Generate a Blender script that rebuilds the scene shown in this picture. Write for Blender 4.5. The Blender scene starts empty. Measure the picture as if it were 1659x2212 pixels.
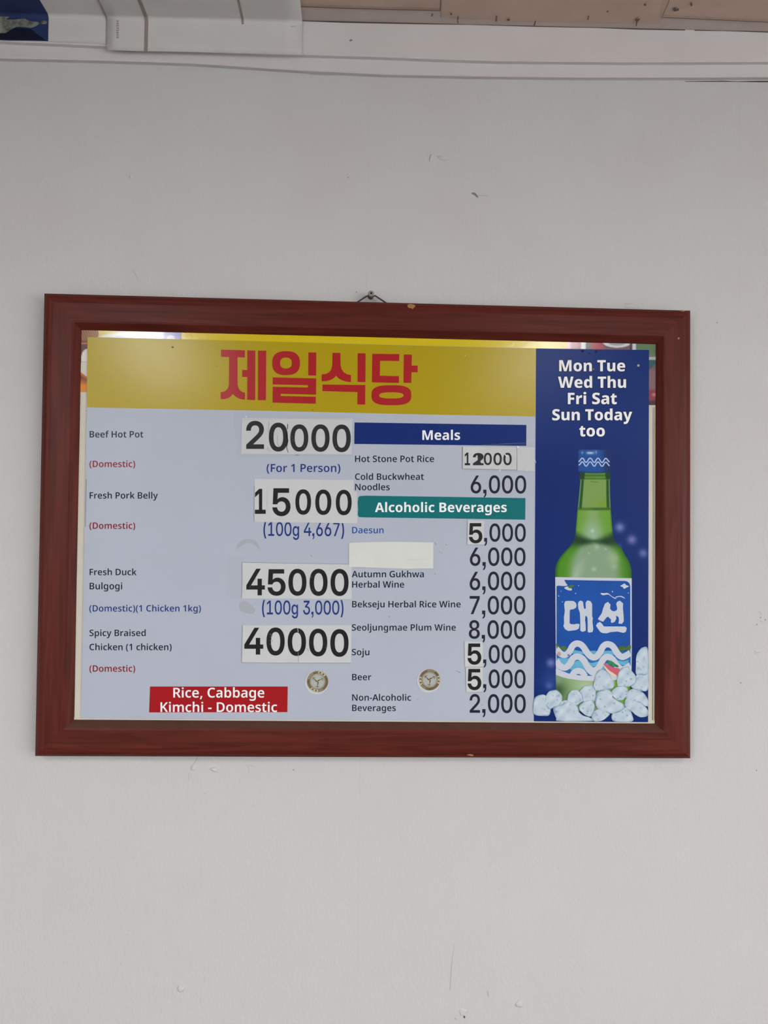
import bpy, bmesh, math, random
import numpy as np
from mathutils import Vector, Matrix
from mathutils.geometry import delaunay_2d_cdt

scene = bpy.context.scene
COL = scene.collection
random.seed(7)

# ------------------------------------------------------------------ camera
CAM_R = np.array([[0.99915255, -0.01317205, -0.03899595],
                  [0.01407918, 0.99963449, 0.02307963],
                  [0.03867769, -0.02360910, 0.99897280]])
CAM_A = CAM_R @ np.array([[1, 0, 0], [0, 0, -1], [0, 1, 0]], float)   # rows: right, down, forward
CAM_C = np.array([-0.0251339, -1.2125368, 1.6170520])
FOCAL = 1661.0
cam_data = bpy.data.cameras.new('camera')
cam = bpy.data.objects.new('camera', cam_data)
COL.objects.link(cam)
cam_data.sensor_fit = 'HORIZONTAL'
cam_data.sensor_width = 36.0
cam_data.lens = 36.0 * FOCAL / 1659.0
cam_data.clip_start = 0.01
m = Matrix.Identity(4)
for i in range(3):
    m[i][0] = CAM_A[0][i]
    m[i][1] = -CAM_A[1][i]
    m[i][2] = -CAM_A[2][i]
    m[i][3] = CAM_C[i]
cam.matrix_world = m
scene.camera = cam

# ------------------------------------------------------------------ light, world, exposure
world = bpy.data.worlds.new('room_air')
scene.world = world
world.use_nodes = True
world.node_tree.nodes['Background'].inputs[0].default_value = (1.0, 0.97, 0.94, 1)
world.node_tree.nodes['Background'].inputs[1].default_value = 0.0
scene.view_settings.view_transform = 'Standard'
scene.view_settings.look = 'None'
scene.view_settings.exposure = 0.08
scene.view_settings.gamma = 1.0
scene.view_settings.use_curve_mapping = False

def rect_light(name, x, y, z, w, l, power, color=(0.955, 0.983, 1.0)):
    d = bpy.data.lights.new(name, 'AREA')
    d.shape = 'RECTANGLE'
    d.size = w
    d.size_y = l
    d.energy = power
    d.color = color
    o = bpy.data.objects.new(name, d)
    o.location = (x, y, z)
    COL.objects.link(o)
    return o
NEAR, BACK_FILL, SIDE_FILL = 17, 56, 48
rect_light('ceiling_and_fill_light', -0.86, -2.10, 2.36, 0.15, 0.95, NEAR * 1.2)
rect_light('ceiling_and_fill_light', 0.76, -2.10, 2.36, 0.15, 0.95, NEAR * 0.9)
rect_light('ceiling_and_fill_light', -2.15, -3.60, 2.34, 0.15, 0.95, BACK_FILL)  # added fill light at the back left, no known fixture
rect_light('ceiling_and_fill_light', 2.45, -3.60, 2.34, 0.15, 0.95, BACK_FILL)  # added fill light at the back right, no known fixture
side_fill = rect_light('side_fill_light', 2.96, -2.6, 1.45, 2.6, 1.4, SIDE_FILL)  # added side fill to brighten the wall, no known window
side_fill.rotation_euler = (math.radians(90), 0, math.radians(90))

# ------------------------------------------------------------------ helpers
def lin1(c):
    c = c / 255.0
    return c / 12.92 if c <= 0.04045 else ((c + 0.055) / 1.055) ** 2.4
K = 0.84            # how bright a white card on the wall reads
def alb(r, g, b, k=None):
    k = k or K
    return tuple(min(0.93, lin1(v) / k) for v in (r, g, b))
def lin_np(a):
    a = np.asarray(a, float) / 255.0
    return np.where(a <= 0.04045, a / 12.92, ((a + 0.055) / 1.055) ** 2.4)

def at(px, py, y):
    """the point where the photograph's ray (px, py) meets the vertical plane at depth y"""
    d = CAM_A.T @ np.array([(px - 829.5) / FOCAL, (py - 1106.0) / FOCAL, 1.0])
    return CAM_C + d * ((y - CAM_C[1]) / d[1])
def at_many(pts, y):
    p = np.asarray(pts, float)
    c = np.stack([(p[:, 0] - 829.5) / FOCAL, (p[:, 1] - 1106.0) / FOCAL, np.ones(len(p))], 1) @ CAM_A
    return CAM_C + c * ((y - CAM_C[1]) / c[:, 1])[:, None]

def mat(name, color, rough=0.6, spec=0.18, metal=0.0, coat=0.0, bump=0.0, bump_scale=300.0,
        mottle=0.0, mottle_scale=20.0, stretch=(1, 1, 1)):
    M = bpy.data.materials.new(name)
    M.use_nodes = True
    nt = M.node_tree
    b = nt.nodes['Principled BSDF']
    b.inputs['Base Color'].default_value = (*color, 1)
    b.inputs['Roughness'].default_value = rough
    b.inputs['Specular IOR Level'].default_value = spec
    b.inputs['Metallic'].default_value = metal
    b.inputs['Coat Weight'].default_value = coat
    b.inputs['Coat Roughness'].default_value = 0.15
    if bump or mottle:
        tc = nt.nodes.new('ShaderNodeNewGeometry')
        mp = nt.nodes.new('ShaderNodeMapping')
        mp.inputs['Scale'].default_value = stretch
        nt.links.new(tc.outputs['Position'], mp.inputs['Vector'])
    if mottle:
        n = nt.nodes.new('ShaderNodeTexNoise')
        n.inputs['Scale'].default_value = mottle_scale
        n.inputs['Detail'].default_value = 5
        nt.links.new(mp.outputs[0], n.inputs['Vector'])
        r = nt.nodes.new('ShaderNodeMapRange')
        r.inputs[1].default_value = 0.3
        r.inputs[2].default_value = 0.7
        r.inputs[3].default_value = 1 - mottle
        r.inputs[4].default_value = 1 + mottle
        nt.links.new(n.outputs['Fac'], r.inputs[0])
        mx = nt.nodes.new('ShaderNodeVectorMath')
        mx.operation = 'SCALE'
        mx.inputs[0].default_value = color
        nt.links.new(r.outputs[0], mx.inputs['Scale'])
        nt.links.new(mx.outputs[0], b.inputs['Base Color'])
    if bump:
        n2 = nt.nodes.new('ShaderNodeTexNoise')
        n2.inputs['Scale'].default_value = bump_scale
        n2.inputs['Detail'].default_value = 3
        nt.links.new(mp.outputs[0], n2.inputs['Vector'])
        bp = nt.nodes.new('ShaderNodeBump')
        bp.inputs['Strength'].default_value = bump
        bp.inputs['Distance'].default_value = 0.001
        nt.links.new(n2.outputs['Fac'], bp.inputs['Height'])
        nt.links.new(bp.outputs[0], b.inputs['Normal'])
    return M

def print_mat(name, rough=0.4, spec=0.35):
    """printed picture: colours of the print itself"""
    M = bpy.data.materials.new(name)
    M.use_nodes = True
    b = M.node_tree.nodes['Principled BSDF']
    b.inputs['Roughness'].default_value = rough
    b.inputs['Specular IOR Level'].default_value = spec
    a = M.node_tree.nodes.new('ShaderNodeAttribute')
    a.attribute_name = 'ink'
    M.node_tree.links.new(a.outputs['Color'], b.inputs['Base Color'])
    return M

def root_loc(p):
    while p is not None and p.parent is not None:
        p = p.parent
    return Vector(p.location) if p is not None else Vector((0, 0, 0))

def link_mesh(name, verts, faces, material, parent=None, label=None, origin=None, smooth=False):
    off = root_loc(parent) if parent is not None else Vector(origin if origin is not None else (0, 0, 0))
    me = bpy.data.meshes.new(name)
    me.from_pydata([tuple(Vector(v) - off) for v in verts], [], faces)
    me.update()
    if material is not None:
        me.materials.append(material)
    if smooth:
        for p in me.polygons:
            p.use_smooth = True
    o = bpy.data.objects.new(name, me)
    COL.objects.link(o)
    if parent is not None:
        o.parent = parent
    else:
        o.location = off
    if label:
        o['label'] = label
    return o

def tag(o, label, cat, group=None):
    o['label'] = label
    o['category'] = cat
    if group:
        o['group'] = group
    return o

def empty(name, loc, label, cat, group=None):
    o = bpy.data.objects.new(name, None)
    o.empty_display_size = 0.05
    o.location = loc
    COL.objects.link(o)
    return tag(o, label, cat, group)

def area2(c):
    return sum(a[0] * b[1] - b[0] * a[1] for a, b in zip(c, c[1:] + c[:1])) / 2
def inside(p, c):
    r = False
    for a, b in zip(c, c[1:] + c[:1]):
        if (a[1] > p[1]) != (b[1] > p[1]) and p[0] < (b[0] - a[0]) * (p[1] - a[1]) / (b[1] - a[1]) + a[0]:
            r = not r
    return r

class Glyph(list):
    """outlines of one letter, filled by winding number"""

def winding(P, c):
    """winding number of the outline c around each point of P"""
    c = np.asarray(c, float)
    d = np.roll(c, -1, 0)
    x, y = P[:, 0][:, None], P[:, 1][:, None]
    side = (d[:, 0] - c[:, 0])[None] * (y - c[:, 1][None]) - (x - c[:, 0][None]) * (d[:, 1] - c[:, 1])[None]
    up = (c[:, 1][None] <= y) & (d[:, 1][None] > y) & (side > 0)
    dn = (c[:, 1][None] > y) & (d[:, 1][None] <= y) & (side < 0)
    return up.sum(1) - dn.sum(1)

def print_flat(name, shapes, y, material, parent, label=None):
    """flat ink: shapes = list of [outer, hole, hole ...] outlines in photo pixels, laid on the plane at depth y"""
    V, F = [], []
    for sh in shapes:
        pts, edges = [], []
        for c in sh:
            b0, n = len(pts), len(c)
            pts += [Vector((p[0], p[1])) for p in c]
            edges += [(b0 + i, b0 + (i + 1) % n) for i in range(n)]
        vo, _, fo, _, _, _ = delaunay_2d_cdt(pts, edges, [], 0, 1e-5)
        vo = np.array([(v[0], v[1]) for v in vo])
        tri = np.array([f[:3] for f in fo])
        cen = vo[tri].mean(1)
        if isinstance(sh, Glyph):
            keep = sum(winding(cen, c) for c in sh) != 0
        else:
            keep = winding(cen, sh[0]) != 0
            for c in sh[1:]:
                keep &= winding(cen, c) == 0
        base = len(V)
        V.extend(at_many(vo, y).tolist())
        for t in tri[keep]:
            a, b, c = vo[t[0]], vo[t[1]], vo[t[2]]
            s = (b[0] - a[0]) * (c[1] - a[1]) - (c[0] - a[0]) * (b[1] - a[1])
            if abs(s) < 1e-9:
                continue
            t = tuple(int(base + i) for i in t)
            F.append(t if s < 0 else t[::-1])
    return link_mesh(name, V, F, material, parent, label)

def slab(name, quad, y_front, y_back, material, parent=None, label=None, origin=None):
    """a thin sheet with real thickness whose outline is a pixel polygon on its front plane"""
    f = at_many(quad, y_front)
    b = f.copy()
    b[:, 1] = y_back
    n = len(quad)
    V = f.tolist() + b.tolist()
    F = [tuple(range(n))[::-1], tuple(range(n, 2 * n))]
    for i in range(n):
        j = (i + 1) % n
        F.append((i, j, n + j, n + i))
    o = link_mesh(name, V, F, material, parent, label, origin)
    bm = bmesh.new()
    bm.from_mesh(o.data)
    bmesh.ops.recalc_face_normals(bm, faces=bm.faces)
    bm.to_mesh(o.data)
    bm.free()
    return o

def grid_print(name, px, py, colors, y, material, parent, label=None, keep=None):
    """printed picture on a grid of pixel positions (ny x nx), one ink colour (sRGB 0-255) per point"""
    ny, nx = px.shape
    V = at_many(np.stack([px.ravel(), py.ravel()], 1), y)
    F = []
    for j in range(ny - 1):
        for i in range(nx - 1):
            a = j * nx + i
            F.append((a, a + nx, a + nx + 1, a + 1))
    o = link_mesh(name, V.tolist(), F, material, parent, label)
    ca = o.data.color_attributes.new('ink', 'FLOAT_COLOR', 'POINT')
    c = np.ones((ny * nx, 4), np.float32)
    c[:, :3] = np.clip(lin_np(colors.reshape(-1, 3)) / K, 0, 0.93)
    ca.data.foreach_set('color', c.ravel())
    return o

def tube(name, pts, r, material, parent=None, label=None, origin=None, seg=8, closed=False):
    V, F = [], []
    n = len(pts)
    P = [Vector(p) for p in pts]
    for i, p in enumerate(P):
        if closed:
            t = (P[(i + 1) % n] - P[i - 1]).normalized()
        else:
            t = (P[min(i + 1, n - 1)] - P[max(i - 1, 0)]).normalized()
        up = Vector((0, 1, 0)) if abs(t.y) < 0.9 else Vector((1, 0, 0))
        u = t.cross(up).normalized()
        w = t.cross(u).normalized()
        rr = r[i] if isinstance(r, (list, tuple)) else r
        for k in range(seg):
            a = 2 * math.pi * k / seg
            V.append(p + u * rr * math.cos(a) + w * rr * math.sin(a))
    for i in range(n if closed else n - 1):
        for k in range(seg):
            j = (i + 1) % n
            F.append((i * seg + k, i * seg + (k + 1) % seg, j * seg + (k + 1) % seg, j * seg + k))
    if not closed:
        F.append(tuple(range(seg))[::-1])
        F.append(tuple((n - 1) * seg + k for k in range(seg)))
    return link_mesh(name, V, F, material, parent, label, origin, smooth=True)

def crv(pts, n=6, closed=True):
    """smooth closed outline through points (Catmull-Rom)"""
    out = []
    N = len(pts)
    rng = range(N) if closed else range(N - 1)
    for i in rng:
        g = lambda k: np.array(pts[k % N] if closed else pts[min(max(k, 0), N - 1)], float)
        p0, p1, p2, p3 = g(i - 1), g(i), g(i + 1), g(i + 2)
        for s in range(n):
            t = s / n
            out.append(tuple(0.5 * ((2 * p1) + (p2 - p0) * t + (2 * p0 - 5 * p1 + 4 * p2 - p3) * t * t
                                    + (-p0 + 3 * p1 - 3 * p2 + p3) * t ** 3)))
    if not closed:
        out.append(tuple(map(float, pts[-1])))
    return out

def crop(pts, x0, y0, s):
    return [(x0 + p[0] / s, y0 + p[1] / s) for p in pts]
def ellipse(cx, cy, rx, ry, n=32, e=2.0, rot=0.0):
    r = []
    for k in range(n):
        a = 2 * math.pi * k / n
        c, s = math.cos(a), math.sin(a)
        x = rx * math.copysign(abs(c) ** (2 / e), c)
        y = ry * math.copysign(abs(s) ** (2 / e), s)
        r.append((cx + x * math.cos(rot) - y * math.sin(rot), cy + x * math.sin(rot) + y * math.cos(rot)))
    return r

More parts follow.
